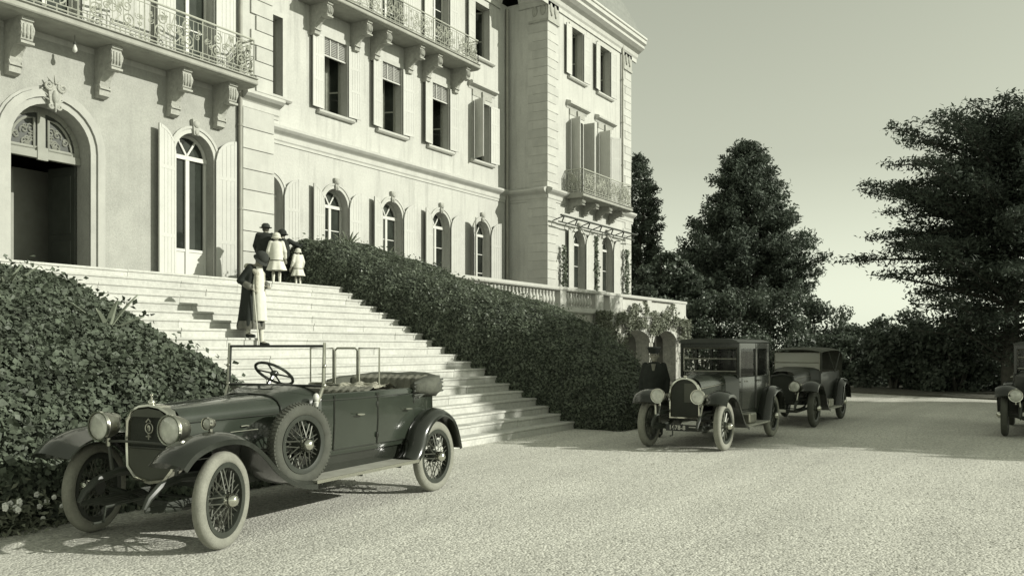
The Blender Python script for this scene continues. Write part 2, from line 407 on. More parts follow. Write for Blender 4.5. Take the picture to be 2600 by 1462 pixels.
SHUT = {}
def shutter(parent, hx, hy, ang, w, z0, zs, r=0.0, louver=False, m='shutter_paint'):
    """leaf hinged at (hx, hy); r > 0 gives the quarter-round head that rises away from the hinge"""
    key = (round(w,2), round(zs-z0,2), round(r,2), louver)
    if key not in SHUT:
        h = zs - z0; mb = MB(); t = .02
        def top(u): return h + (math.sqrt(max(0, r*r - (r-u)**2)) if r else 0)
        us = [w*k/8 for k in range(9)]
        if not louver:
            mb.prism([(0,0),(w,0)] + [(u, top(u)) for u in us[::-1]], 'y', -.008, .008)
            npl = 4
            for k in range(npl):
                a, b = .05 + (w-.1)*k/npl + .004, .05 + (w-.1)*(k+1)/npl - .004
                mb.prism([(a,.08),(b,.08),(b,top(b)-.06),(a,top(a)-.06)], 'y', -.014, .014)
        else:
            n = int(h/.062)
            for k in range(n):
                z = .06 + (h-.12)*k/n
                mb.add([(.04,-.016,z),(w-.04,-.016,z),(w-.04,.016,z+.045),(.04,.016,z+.045),(.04,-.010,z-.006),(w-.04,-.010,z-.006),(w-.04,.022,z+.039),(.04,.022,z+.039)],
                       [(0,1,2,3),(7,6,5,4),(0,4,5,1),(2,6,7,3)])
        mb.prism([(0,0),(.06,0),(.06,top(.06)),(0,top(0))], 'y', -t, t)
        mb.prism([(w-.06,0),(w,0),(w,top(w)),(w-.06,top(w-.06))], 'y', -t, t)
        for z in (0, h*.36, h*.68 if not r else h*.86):
            mb.box(.06, w-.06, -t+.002, t-.002, z, z+.09)
        pts = [(u, top(u)) for u in us]; low = [(u, top(u)-.08) for u in us]
        for k in range(8):
            if us[k] >= .05 and us[k+1] <= w-.04:
                mb.prism([low[k], low[k+1], pts[k+1], pts[k]], 'y', -t+.001, t-.001)
        o = mb.build('shutter', m, None); SHUT[key] = o.data
        first = o
    else:
        first = bpy.data.objects.new('shutter', SHUT[key]); COL.objects.link(first)
    attach(first, parent); first.location = (hx, hy, z0); first.rotation_euler = (0, 0, R(ang + (rnd.uniform(0, 5) if ang > 90 else -rnd.uniform(0, 5))))
    return first

def arched_window(parent, x0, x1, z0, zs, Y, shl=186, shr=-6, panel=0.95, bars=0, m='white_paint', trim=.17, key=True):
    c = (x0+x1)/2; r = (x1-x0)/2; ya, yb = Y+.27, Y+.33; mb = MB(); fw = .075
    mb.box(x0, x0+fw, ya, yb, z0, zs); mb.box(x1-fw, x1, ya, yb, z0, zs)
    mb.box(c-.055, c+.055, ya-.02, yb-.01, z0+.001, zs-.05)
    mb.box(x0+.002, x1-.002, ya-.03, yb-.012, zs-.05, zs+.055)
    n = 16
    for k in range(n):
        a, b = math.pi*k/n, math.pi*(k+1)/n
        mb.prism([(c+r*math.cos(a), zs+r*math.sin(a)), (c+r*math.cos(b), zs+r*math.sin(b)), (c+(r-fw)*math.cos(b), zs+(r-fw)*math.sin(b)), (c+(r-fw)*math.cos(a), zs+(r-fw)*math.sin(a))], 'y', ya+.001, yb-.001)
    for a in (60, 120):
        d = Vector((math.cos(R(a)), math.sin(R(a)))); q = Vector((-d.y, d.x))*.025; p0 = Vector((c, zs+.05)) + d*.02; p1 = Vector((c, zs)) + d*(r-fw+.01)
        mb.prism([tuple(p0+q), tuple(p0-q), tuple(p1-q), tuple(p1+q)], 'y', ya+.005, yb-.01)
    if panel: mb.box(x0+fw, x1-fw, ya+.012, yb-.015, z0, z0+panel); mb.box(x0+fw, x1-fw, ya-.006, yb-.02, z0+panel, z0+panel+.07)
    for k in range(bars):
        z = z0 + panel + (zs - z0 - panel)*(k+1)/(bars+1); mb.box(x0+fw, x1-fw, ya+.01, yb-.02, z-.015, z+.015)
    w = mb.build('window', m, parent)
    for s in (0, 1):
        a, b = (x0+.04, c) if s == 0 else (c, x1-.04)
        MB().box(a, b, yb-.022, yb-.012, z0+panel, zs).build('pane', 'window_glass', w)
    MB().prism(arch(x0+.03, x1-.03, zs+.01, zs+.012, 16)[0:], 'y', yb-.020, yb-.0135).build('pane', 'window_glass', w)
    if trim:
        band(open_arch(x0, x1, z0, zs), open_arch(x0-trim, x1+trim, z0, zs), Y, .035, 'stone', 'architrave', w)
        band(open_arch(x0-trim*.62, x1+trim*.62, z0, zs), open_arch(x0-trim*1.02, x1+trim*1.02, z0, zs), Y, .06, 'stone', 'architrave', w)
    if key:
        mb = MB(); zt = zs + r
        mb.prism([(c-.07, zt-.05), (c+.07, zt-.05), (c+.11, zt+.34), (c-.11, zt+.34)], 'y', Y-.10, Y+.005)
        mb.ell((c, Y-.10, zt+.22), (.10, .05, .09)); mb.ell((c, Y-.09, zt+.02), (.06, .05, .07))
        mb.build('keystone', 'carved', w, True)
    hw = (x1-x0)/2 - .01
    if shl is not None: shutter(w, x0-.02, Y-.085, shl, hw, z0+.03, zs, r)
    if shr is not None: shutter(w, x1+.02, Y-.085, shr, hw, z0+.03, zs, r)
    return w

def rect_window(parent, x0, x1, z0, z1, Y, blind=0.0, hood=False, shl=185, shr=-5, opened=True, sill=True, curtain=None, louver=False):
    c = (x0+x1)/2; mb = MB(); ya, yb = Y+.26, Y+.32
    mb.box(x0, x0+.06, ya, yb, z0, z1); mb.box(x1-.06, x1, ya, yb, z0, z1); mb.box(x0+.06, x1-.06, ya+.001, yb-.001, z1-.07, z1); mb.box(x0+.06, x1-.06, ya+.001, yb-.001, z0, z0+.05)
    hw = (x1-x0)/2 - .06
    if opened:       # casements swung inwards along the reveals
        for hx, dx in ((x0+.065, .10), (x1-.065, -.16)):
            n = Vector((hx, yb, 0)); e = Vector((hx+dx, yb+hw, 0))
            for za, zb in ((z0+.05, z0+.12), (z1-.15, z1-.08), (z0+.85, z0+.90)):
                mb.add([(n.x-.02,n.y,za),(n.x+.02,n.y,za),(e.x+.02,e.y,za),(e.x-.02,e.y,za),(n.x-.02,n.y,zb),(n.x+.02,n.y,zb),(e.x+.02,e.y,zb),(e.x-.02,e.y,zb)],
                       [(0,3,2,1),(4,5,6,7),(0,1,5,4),(1,2,6,5),(2,3,7,6),(3,0,4,7)])
            mb.box(e.x-.025, e.x+.025, e.y-.07, e.y, z0+.05, z1-.08)
    else:
        mb.box(c-.05, c+.05, ya-.01, yb-.01, z0+.05, z1-.07)
        for k in (1, 2): mb.box(x0+.06, x1-.06, ya+.015, yb-.02, z0+(z1-z0)*k/3-.015, z0+(z1-z0)*k/3+.015)
    w = mb.build('window', 'grey_wood' if opened else 'white_paint', parent)  # opened casements painted grey to stand for their shade
    if not opened:
        for a, b in ((x0+.05, c), (c, x1-.05)): MB().box(a, b, yb-.028, yb-.021, z0+.04, z1-.06).build('pane', 'window_glass', w)
    else:
        for hx, dx in ((x0+.065, .10), (x1-.065, -.16)):
            MB().add([(hx, yb, z0+.1), (hx+dx, yb+hw-.05, z0+.1), (hx+dx, yb+hw-.05, z1-.1), (hx, yb, z1-.1)], [(0,1,2,3)]).build('pane', 'window_glass', w, fix=False)
    if curtain:
        a, b = curtain; n = 14; vs = []
        for k in range(n+1):
            x = a + (b-a)*k/n; y = Y+.62 + .03*math.sin(k*2.2); vs += [(x, y, z0+.06), (x, y, z1-.06)]
        MB().add(vs, [(2*k, 2*k+2, 2*k+3, 2*k+1) for k in range(n)]).build('curtain', 'curtain', w, True, fix=False)
    band(open_rect(x0, x1, z0, z1), open_rect(x0-.15, x1+.15, z0, z1+.15), Y, .04, 'stone', 'architrave', w)
    if sill:
        MB().prism([(Y+.25, z0), (Y-.13, z0-.025), (Y-.15, z0-.045), (Y-.15, z0-.10), (Y-.10, z0-.15), (Y+.02, z0-.16), (Y+.02, z0-.02)], 'x', x0-.3, x1+.3).build('sill', 'stone', w)
    if blind:
        mb = MB(); zb = z1 - blind; n = int(blind/.055)
        for k in range(n):
            z = zb + blind*k/n
            mb.add([(x0+.02,Y+.03,z),(x1-.02,Y+.03,z),(x1-.02,Y+.07,z+.05),(x0+.02,Y+.07,z+.05)], [(0,1,2,3)])
        mb.box(x0+.01, x1-.01, Y+.075, Y+.085, zb+.01, z1-.01); mb.box(x0+.005, x1-.005, Y+.02, Y+.09, zb-.04, zb)
        for k in (0.33, 0.66): mb.box(x0+(x1-x0)*k-.02, x0+(x1-x0)*k+.02, Y+.018, Y+.03, zb, z1)
        mb.build('blind', 'shutter_paint', w, fix=False)
    if hood:
        prof = [(Y+.01, z1+.42), (Y-.02, z1+.42), (Y-.06, z1+.50), (Y-.16, z1+.54), (Y-.24, z1+.58), (Y-.25, z1+.66), (Y-.20, z1+.70), (Y+.01, z1+.76)]
        h = MB().prism(prof, 'x', x0-.42, x1+.42).build('hood', 'stone', w)
        mb = MB(); mb.box(x0-.15, x1+.15, Y-.06, Y+.005, z1+.16, z1+.41)
        mb.prism([(c-.07, z1+.02), (c+.07, z1+.02), (c+.10, z1+.42), (c-.10, z1+.42)], 'y', Y-.13, Y-.058)
        mb.build('frieze', 'carved', w)
    if shl is not None: shutter(w, x0-.03, Y-.08, shl, hw+.05, z0+.02, z1-.02, 0, louver)
    if shr is not None: shutter(w, x1+.03, Y-.08, shr, hw+.05, z0+.02, z1-.02, 0, louver)
    return w

# walls -------------------------------------------------
ZT = 16.6
door_o = arch(10.09, 11.86, LAND, 6.06)
bw = [(14.08, 15.25), (6.68, 7.85)]
bay1 = [(14.08, 15.25), (10.35, 11.6), (6.68, 7.85)]
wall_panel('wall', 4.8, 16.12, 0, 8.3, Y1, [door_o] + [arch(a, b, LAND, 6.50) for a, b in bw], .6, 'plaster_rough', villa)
wall_panel('wall', 4.8, 16.12, 8.3, ZT, Y1, [rect(a, b, 8.68, 11.9) for a, b in bay1], .4, 'plaster', villa)
GX = [(18.46, 19.62), (21.42, 22.58), (24.34, 25.5), (27.3, 28.46), (30.2, 31.36)]
FX = [(18.5, 19.62), (21.41, 22.53), (24.33, 25.45), (27.28, 28.38), (30.2, 31.33)]
wall_panel('wall', 17.2, 32.8, 0, 8.3, Y2, [arch(a, b, LAND, 6.44) for a, b in GX], .4, 'plaster', villa)
wall_panel('wall', 17.2, 32.8, 8.3, ZT, Y2, [rect(a, b, 9.5, 11.93) for a, b in FX] + [rect(a, b, 12.92, 16.0) for a, b in FX[1:4]] + [rect(a, b, 13.8, 16.0) for a, b in (FX[0], FX[4])], .4, 'plaster', villa)
WG = [(35.05, 36.25), (37.95, 39.2)]; WF = [(34.9, 36.02), (37.74, 38.88)]
wall_panel('wall', 32.8, 41.4, 0, 8.3, Y3, [arch(a, b, LAND, 6.42) for a, b in WG], .4, 'plaster', villa)
wall_panel('wall', 32.8, 41.4, 8.3, ZT, Y3, [rect(a, b, 8.5, 11.92) for a, b in WF] + [rect(a, b, 13.8, 16.02) for a, b in WF], .4, 'plaster', villa)
# return walls and the closed rear
mb = MB(); mb.add([(32.8,Y3,0),(32.8,Y2,0),(32.8,Y2,ZT),(32.8,Y3,ZT)], [(0,1,2,3)]); mb.build('wall', 'plaster', villa, fix=False)
mb = MB(); mb.box(17.0, 17.2, Y1+.3, Y2+.02, 0, ZT); mb.build('wall', 'plaster', villa)
mb = MB(); mb.add([(41.4,Y3,0),(41.4,31,0),(41.4,31,ZT),(41.4,Y3,ZT),(4.8,31,0),(4.8,31,ZT),(4.8,Y1,0),(4.8,Y1,ZT)], [(0,1,2,3),(1,4,5,2),(4,6,7,5)]); mb.build('wall', 'plaster', villa, fix=False)
# rooms behind: floors and inner walls
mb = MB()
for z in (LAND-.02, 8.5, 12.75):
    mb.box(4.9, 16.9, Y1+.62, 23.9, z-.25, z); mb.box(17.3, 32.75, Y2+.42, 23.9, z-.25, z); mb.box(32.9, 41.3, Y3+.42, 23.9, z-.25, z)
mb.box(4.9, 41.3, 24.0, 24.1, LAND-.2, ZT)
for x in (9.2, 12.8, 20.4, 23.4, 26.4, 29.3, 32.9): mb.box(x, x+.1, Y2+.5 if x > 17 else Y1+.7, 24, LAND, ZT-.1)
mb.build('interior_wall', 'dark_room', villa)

# bay: entrance ------------------------------------------
def spiral(c, r0, r1, turns, ph, s=1, n=20):
    return [(c[0] + s*(r0+(r1-r0)*k/n)*math.cos(ph+turns*2*math.pi*k/n), c[1] + (r0+(r1-r0)*k/n)*math.sin(ph+turns*2*math.pi*k/n)) for k in range(n+1)]
def entrance():
    x0, x1, zs = 10.09, 11.86, 6.06; c = (x0+x1)/2; r = (x1-x0)/2; Y = Y1; yb = Y+.42; zt = 5.93
    mb = MB(); mb.box(x0, x1, yb-.10, yb+.02, zt-.10, zt+.06); mb.box(c-.09, c+.09, yb-.06, yb, zt+.06, zs+r-.02)
    n = 16
    for k in range(n):
        a, b = math.pi*k/n, math.pi*(k+1)/n
        mb.prism([(c+r*math.cos(a), zs+r*math.sin(a)), (c+r*math.cos(b), zs+r*math.sin(b)), (c+(r-.12)*math.cos(b), zs+(r-.12)*math.sin(b)), (c+(r-.12)*math.cos(a), zs+(r-.12)*math.sin(a))], 'y', yb-.055, yb)
    mb.box(x0+.002, x1-.002, yb-.054, yb-.001, zt+.06, zt+.16)
    mb.box(c-.12, c+.12, yb-.12, yb-.05, zt-.14, zt+.14)
    d = mb.build('entrance_door', 'grey_wood', villa, bevel=.008)
    tag(d, 'tall arched entrance with carved grey fanlight standing open')
    fl = MB(); fl.prism(arch(x0+.01, x1-.01, zt+.05, zs), 'y', yb-.018, yb-.006); fl.build('fanlight_panel', 'door_dark', d)
    for s in (-1, 1):                                         # carved quarter panels
        sc = MB(); rr = r-.20
        outl = [(c+s*.16, zs-.02)] + [(c+s*(.16+(rr-.16)*math.cos(R(a))), zs-.02+(rr-.02)*math.sin(R(a))) for a in range(0, 80, 10)] + [(c+s*.16, zs-.02+rr*.95)]
        pts = [(p[0], yb-.045, p[1]) for p in outl]; sc.tube(pts, .03, 6, closed=True)
        g = random.Random(5)
        for k in range(12):
            a = R(g.uniform(8, 78)); q = g.uniform(.25, .8)*rr; cx_, cz = c+s*(.12+q*math.cos(a)*.9), zs+q*math.sin(a)*.95; r0 = g.uniform(.06, .11); ph = g.uniform(0, 6)
            sc.tube([(cx_+s*r0*(1-t/16)*math.cos(ph+t*.55), yb-.035, cz+r0*(1-t/16)*math.sin(ph+t*.55)) for t in range(15)], .016, 4)
        sc.build('carved_panel', 'grey_wood', d, True)
    for hx, ang in ((x0+.04, 80), (x1-.04, 102)):            # two tall leaves swung inwards
        lf = MB(); w, h = .80, zt-.1-LAND-.02
        lf.box(0, w, -.03, .03, 0, h)
        for za, zb in ((.15, .95), (1.1, h-.2)):
            for s in (-1, 1): lf.box(.12, w-.12, s*.03-.012, s*.03+.012, za, zb)
        lo = lf.build('door_leaf', 'door_dark', d, bevel=.01); lo.location = (hx, yb+.03, LAND+.01); lo.rotation_euler = (0, 0, R(ang))
    MB().box(11.0, 11.06, Y+1.6, Y+1.66, LAND, zt-.15).build('inner_post', 'grey_wood', d)
    MB().box(11.35, 12.5, Y+2.2, Y+2.26, LAND, zt).build('inner_screen', 'grey_wood', d)
    band(open_arch(x0, x1, LAND, zs), open_arch(x0-.14, x1+.14, LAND, zs), Y, .05, 'surround_stone', 'architrave', d)
    band(open_arch(x0-.145, x1+.145, LAND, zs), open_arch(x0-.30, x1+.30, LAND, zs), Y, .10, 'surround_stone', 'architrave', d)
    band(open_arch(x0-.305, x1+.305, LAND, zs), open_arch(x0-.36, x1+.36, LAND, zs), Y, .045, 'surround_stone', 'architrave', d)
    k = MB(); zt2 = zs+r
    k.prism([(c-.10, zt2-.10), (c+.10, zt2-.10), (c+.17, zt2+.42), (c-.17, zt2+.42)], 'y', Y-.16, Y)
    k.ell((c, Y-.17, zt2+.14), (.075, .06, .15), 10, 8)
    for s in (-1, 1):                                          # volutes, acanthus leaves and drops
        k.tube([(c+s*(.05+p[0]), Y-.17, zt2+.36+p[1]) for p in spiral((.10, 0), .10, .02, 1.5, 2.6, 1, 18)], .028, 6)
        k.tube([(c+s*(.04+p[0]), Y-.16, zt2-.06+p[1]) for p in spiral((.05, 0), .06, .015, 1.3, 3.4, 1, 14)], .02, 6)
        for q in range(4): k.cap((c+s*.10, Y-.14, zt2+.06+.07*q), (c+s*(.22-.02*q), Y-.09, zt2+.12+.09*q), .026, .010, 6)
        k.cap((c+s*.06, Y-.16, zt2+.44), (c+s*.15, Y-.12, zt2+.54), .03, .012, 6)
    k.cap((c, Y-.17, zt2+.44), (c, Y-.13, zt2+.60), .04, .014, 6); k.cap((c, Y-.18, zt2-.02), (c, Y-.17, zt2-.17), .045, .015, 6)
    k.build('keystone', 'carved', d, True)
    MB().box(11.93-.06, 11.93+.0, Y+.12, Y+.22, 4.45, 4.62).build('bell_plate', 'iron_dark', d)
entrance()
arched_window(villa, 14.08, 15.25, LAND, 6.50, Y1, shl=188, shr=-7, panel=.95)
arched_window(villa, 6.68, 7.85, LAND, 6.50, Y1, panel=.95)
for i, (a, b) in enumerate(bay1):
    rect_window(villa, a, b, 8.68, 11.9, Y1, shl=184, shr=-4, opened=False, sill=False)
# bay: rusticated corner pilaster
pil = MB(); pil.box(16.14, 17.18, Y1-.05, Y1+.3, 0, 8.12); po = pil.build('pilaster', 'stone', villa)
zc = LAND; k = 0
while zc < 8.05:
    h = min(.545, 8.1-zc); MB().box(16.13, 17.22, Y1-.115, Y1-.045, zc+.008, zc+h-.008).build('block', 'stone', po, bevel=.012); zc += h
pil = MB(); pil.box(16.14, 17.18, Y1-.02, Y1+.3, 8.5, ZT); po2 = pil.build('pilaster', 'stone', villa)
zc = 8.62; k = 0
while zc < 13:
    w = 0 if k % 2 else .18
    MB().box(16.45+w, 17.22, Y1-.07, Y1-.015, zc+.008, zc+.40).build('block', 'stone', po2, bevel=.012); zc += .41; k += 1
def cornice_prof(Y, z, d=.26):
    return [(Y+.02, z-.42), (Y-.03, z-.42), (Y-.03, z-.34), (Y-.06, z-.30), (Y-.06, z-.15), (Y-.09, z-.12), (Y-d*.75, z-.05), (Y-d, z+.02), (Y-d, z+.09), (Y-d*.8, z+.12), (Y+.02, z+.19)]
MB().prism(cornice_prof(Y1-.04, 8.42, .30), 'x', 16.09, 17.42).build('string_course', 'stone', villa)
MB().prism(cornice_prof(Y2, 8.44), 'x', 17.2, 32.82).build('string_course', 'stone', villa)
MB().prism(cornice_prof(Y3, 8.42), 'x', 32.78, 41.6).build('string_course', 'stone', villa)
# string course returning along the shaded side wall of the wing
pr = [(32.8 - (Y3 - p[0]), p[1]+.001) for p in cornice_prof(Y3, 8.42)]
MB().prism(pr, 'y', Y3+.02, Y2+.01).build('string_course', 'stone', villa)

# main wall windows ---------------------------------------
for i, (a, b) in enumerate(GX):
    if i == 4: arched_window(villa, a, b, LAND, 6.44, Y2, shl=214, shr=-12, panel=.9, bars=2)
    else: arched_window(villa, a, b, LAND, 6.44, Y2, shl=186 if i else None, shr=-5, panel=.9, bars=2)
for i, (a, b) in enumerate(FX):
    if i == 0: rect_window(villa, a, b, 9.5, 11.93, Y2, shl=None, shr=None)
    elif i < 4: rect_window(villa, a, b, 9.5, 11.93, Y2, blind=.57, shl=184, shr=-4, curtain=((a+.62, b-.1) if i != 2 else (a+.55, b-.2)))
    else: rect_window(villa, a, b, 9.5, 11.93, Y2, hood=True, shl=250, shr=-4, curtain=(a+.7, b-.1))
for (a, b) in FX[1:4]: rect_window(villa, a, b, 12.92, 16.0, Y2, shl=184, shr=-4, opened=False, sill=False)
rect_window(villa, *FX[4], 13.8, 16.0, Y2, shl=184, shr=None, curtain=(FX[4][0]+.5, FX[4][1]-.1))
rect_window(villa, *FX[0], 13.8, 16.0, Y2, shl=None, shr=None)
# wing windows
for i, (a, b) in enumerate(WG): arched_window(villa, a, b, LAND, 6.42, Y3, shl=184, shr=-4, panel=.3, bars=2)
rect_window(villa, *WF[0], 8.5, 11.92, Y3, hood=True, shl=250, shr=-86, sill=False)
rect_window(villa, *WF[1], 8.5, 11.92, Y3, hood=True, shl=262, shr=-25, sill=False)
for a, b in WF: rect_window(villa, a, b, 13.8, 16.02, Y3, shl=183, shr=-3, curtain=(a+.45, b-.1))
# wing quoins on the front corner (both faces) and the far corner
q = MB().box(32.795, 32.80, Y3+.01, Y3+.95, LAND, ZT).build('corner_pilaster', 'stone', villa)
zc = LAND; k = 0
while zc < 15.6:
    if not (7.9 < zc < 8.62):
        w = .95 if k % 2 else .72
        MB().box(32.778, 32.80+w, Y3-.026, Y3+.002, zc+.004, zc+.367).build('quoin', 'stone', q, bevel=.01)
        MB().box(32.780, 32.802, Y3+.004, Y3+(.72 if k % 2 else .95), zc+.004, zc+.367).build('quoin', 'stone', q, bevel=.01)
        MB().box(41.4-w, 41.42, Y3-.026, Y3+.002, zc+.004, zc+.367).build('quoin', 'stone', q, bevel=.01)
    zc += .375; k += 1
for x in (33.25, 40.95):
    mb = MB(); mb.box(x-.5, x+.5, Y3-.08, Y3+.01, 15.62, 15.72); mb.box(x-.46, x+.46, Y3-.06, Y3+.01, 15.72, ZT)
    for dx in (-.25, .12): mb.ell((x+dx, Y3-.07, 16.2), (.10, .06, .22)); mb.ell((x+dx+.05, Y3-.08, 15.95), (.07, .05, .09))
    mb.build('capital', 'carved', villa, True)
mb = MB(); mb.box(32.74, 32.79, Y3+.0, Y3+.9, 15.62, 15.72)
for y in (.2, .6): mb.ell((32.76, Y3+y, 16.1), (.05, .12, .22))
mb.build('capital', 'carved', villa, True)
# eaves cornice and mansard roofs
def eave(Y, z, d=.62):
    return [(Y+.02, z-.3), (Y-.06, z-.3), (Y-.06, z-.12), (Y-.12, z-.04), (Y-.16, z+.12), (Y-.34, z+.22), (Y-.5, z+.34), (Y-.5, z+.46), (Y-d, z+.54), (Y-d, z+.70), (Y-.2, z+.86), (Y+.02, z+.86)]
ec = MB().prism(eave(Y3, ZT), 'x', 32.2, 42.0).build('eaves_cornice', 'stone', villa)
MB().prism(eave(Y2, ZT), 'x', 17.2, 32.19).build('eaves_cornice', 'stone', villa)
MB().prism(eave(Y1, ZT), 'x', 4.3, 17.7).build('eaves_cornice', 'stone', villa)
MB().prism([(32.8-(Y3-p[0]), p[1]+.002) for p in eave(Y3, ZT)], 'y', Y3+.021, Y2-.63).build('eaves_cornice', 'stone', villa)
MB().prism([(41.4+(Y3-p[0]), p[1]+.002) for p in eave(Y3, ZT)], 'y', Y3+.021, 31).build('eaves_cornice', 'stone', villa)
MB().tube([(32.3, Y3-.60, ZT+.80), (42.0, Y3-.60, ZT+.80)], .07, 8).build('gutter', 'white_paint', ec, True)
zr = ZT+.86
def mans(x0, x1, y0, y1, name='roof'):
    i1, h1 = 1.6, 3.4; n = 14; mb = MB()
    rings = []
    for k in range(n+1):
        f = k/n; i = i1*f; z = zr+h1*f
        rings.append([(x0+i,y0+i,z),(x1-i,y0+i,z),(x1-i,y1-i,z),(x0+i,y1-i,z)])
        if k < n: j = i1*(k+1)/n - .02; rings.append([(x0+j,y0+j,zr+h1*(k+1)/n-.01),(x1-j,y0+j,zr+h1*(k+1)/n-.01),(x1-j,y1-j,zr+h1*(k+1)/n-.01),(x0+j,y1-j,zr+h1*(k+1)/n-.01)])
    mb.loft(rings); return mb.build(name, 'slate', villa)
mans(32.3, 41.9, Y3-.5, 30.5); mans(4.9, 17.1, Y1+.1, 30.5); mans(17.3, 32.6, Y2+.3, 30.6)
MB().box(4.8, 41.4, Y2+.5, 31, ZT-.02, ZT+.03).build('attic_floor', 'dark_room', villa)
# rain pipes
def pipe(pts, r=.055):
    o = MB().tube(pts, r, 10).build('drain_pipe', 'pipe', villa, True)
    mb = MB(); a, b = Vector(pts[0]), Vector(pts[-1]); n = int((b-a).length/1.9)
    for k in range(1, n):
        p = a.lerp(b, k/n); mb.lathe([(r, -.03), (r+.014, -.03), (r+.014, .03), (r, .03)], p, 'z', 10)
    mb.build('pipe_collar', 'pipe', o)
pipe([(16.06, Y1-.09, LAND), (16.06, Y1-.09, 16.4)])
pipe([(32.62, Y2-.10, LAND), (32.62, Y2-.10, 16.4)], .07)
pipe([(40.2, Y3-.10, 8.66), (40.2, Y3-.10, 17.1)])
MB().tube([(40.2, Y3-.10, 17.1), (40.2, Y3-.3, 17.25), (40.2, Y3-.56, 17.3)], .055, 8).build('drain_pipe', 'pipe', villa, True)

# balconies -----------------------------------------------
def spiral(c, r0, r1, turns, ph, s=1, n=20):
    return [(c[0] + s*(r0+(r1-r0)*k/n)*math.cos(ph+turns*2*math.pi*k/n), c[1] + (r0+(r1-r0)*k/n)*math.sin(ph+turns*2*math.pi*k/n)) for k in range(n+1)]
def railing(parent, P0, P1, z0, z1, pitch, seed):
    g = random.Random(seed); P0, P1 = Vector(P0), Vector(P1); L = (P1-P0).length; d = (P1-P0)/L; mb = MB()
    def M(p): return (P0.x+d.x*p[0], P0.y+d.y*p[0], p[1])
    def line(pl, r, n=4): mb.tube([M(p) for p in pl], r, n)
    line([(0, z1), (L, z1)], .026, 6); line([(0, z0+.03), (L, z0+.03)], .018); line([(0, z0+.13), (L, z0+.13)], .014); line([(0, z1-.10), (L, z1-.10)], .010)
    n = max(1, round(L/pitch)); w = L/n; H = z1-.10-(z0+.13); zb = z0+.13
    for i in range(n+1):
        line([(i*w, z0-.05), (i*w, z1)], .020, 4)
    k = 0
    while k*.24 < L: line([(k*.24, z0-.04), (k*.24, z0+.13)], .014); k += 1
    for i in range(n):
        a = i*w; c = a+w/2
        nb = int(w/.13)
        for j in range(1, nb): line([(a+w*j/nb, zb), (a+w*j/nb, z1-.10)], .010)
        for s in (-1, 1):
            q = H*.25
            line(spiral((c+s*w*.22, zb+H*.70), q*.85, .02, 1.6, 1.6, s), .017)
            line(spiral((c+s*w*.24, zb+H*.27), q*.95, .02, 1.7, -1.5, s), .018)
            line(spiral((c+s*w*.09, zb+H*.48), q*.55, .015, 1.4, 0.3, -s, 14), .016)
            line(spiral((c+s*w*.40, zb+H*.50), q*.5, .015, 1.4, 2.6, s, 14), .010)
            line([(c, zb+.02), (c+s*w*.13, zb+H*.35), (c+s*w*.05, zb+H*.62), (c, zb+H*.98)], .012)
        for j in range(9):
            u, v = g.uniform(a+.06, a+w-.06), g.uniform(zb+.05, z1-.16)
            line(spiral((u, v), .06, .012, 1.3, g.uniform(0, 6), g.choice((-1, 1)), 10), .016)
        line(spiral((c, zb+H*.5), H*.13, H*.13, 1.0, 0, 1, 14), .014)
    return mb.build('railing', 'iron', parent, fix=False)
def bracket(parent, x, Y, z, d, h, w, m='carved'):
    prof = [(0,0),(1.0,0),(1.0,-.07),(.93,-.09),(.99,-.18),(1.0,-.30),(.93,-.42),(.80,-.47),(.66,-.44),(.56,-.50),(.44,-.56),(.35,-.66),(.31,-.76),(.28,-.96),(.10,-1.0),(0,-1.0)]
    mb = MB(); mb.prism([(Y-p[0]*d, z+p[1]*h) for p in prof], 'x', x-w/2, x+w/2)
    mb.box(x-w*.56, x+w*.56, Y-d*.99, Y-d*.70, z-.50*h, z-.455*h)                     # bright lip under the scroll
    for k in range(3): mb.ell((x-w*.3+w*.3*k, Y-d*.98, z-.26*h), (w*.15, d*.07, h*.13), 8, 6)
    mb.box(x-w*.53, x+w*.53, Y-d*.36, Y+.0, z-.835*h, z-.80*h)
    for s in (-1, 1):
        mb.lathe([(.02, -.012), (h*.13, -.012), (h*.13, .012), (.02, .012)], (x+s*w*.51, Y-d*.80, z-.24*h), 'x', 12)
        mb.lathe([(.02, -.012), (h*.08, -.012), (h*.08, .012), (.02, .012)], (x+s*w*.51, Y-d*.22, z-.80*h), 'x', 10)
    return mb.build('bracket', m, parent, bevel=0)
def balcony(x0, x1, Y, z, d, hrail, bxs, bd, bh, bw_, pitch, seed):
    prof = [(Y+.05, z), (Y-d+.12, z), (Y-d+.07, z+.035), (Y-d+.02, z+.045), (Y-d, z+.07), (Y-d, z+.13), (Y-d+.03, z+.145), (Y-d+.03, z+.18), (Y-d-.02, z+.19), (Y-d-.02, z+.215), (Y+.05, z+.22)]
    s = MB().prism(prof, 'x', x0, x1).build('balcony', 'balcony_stone', villa)
    yr = Y-d+.07; zr0 = z+.27
    railing(s, (x0+.08, yr, 0), (x1-.08, yr, 0), zr0, hrail, pitch, seed)
    railing(s, (x0+.08, yr, 0), (x0+.08, Y-.03, 0), zr0, hrail, pitch, seed+1)
    railing(s, (x1-.08, yr, 0), (x1-.08, Y-.03, 0), zr0, hrail, pitch, seed+2)
    for x in bxs: bracket(s, x, Y, z, bd, bh, bw_)
    return s
balcony(6.2, 15.93, Y1, 8.43, .90, 9.62, [6.85, 8.23, 10.1, 12.1, 13.97, 15.35], .66, 1.09, .25, 1.62, 3)
balcony(20.3, 29.2, Y2, 12.72, 1.0, 13.86, [20.93, 22.83, 23.86, 25.73, 26.82, 28.67], .80, .95, .24, 1.48, 9)
balcony(34.3, 39.55, Y3, 8.28, .95, 9.52, [34.75, 36.1, 37.5, 38.9], .75, .55, .26, 1.3, 15)
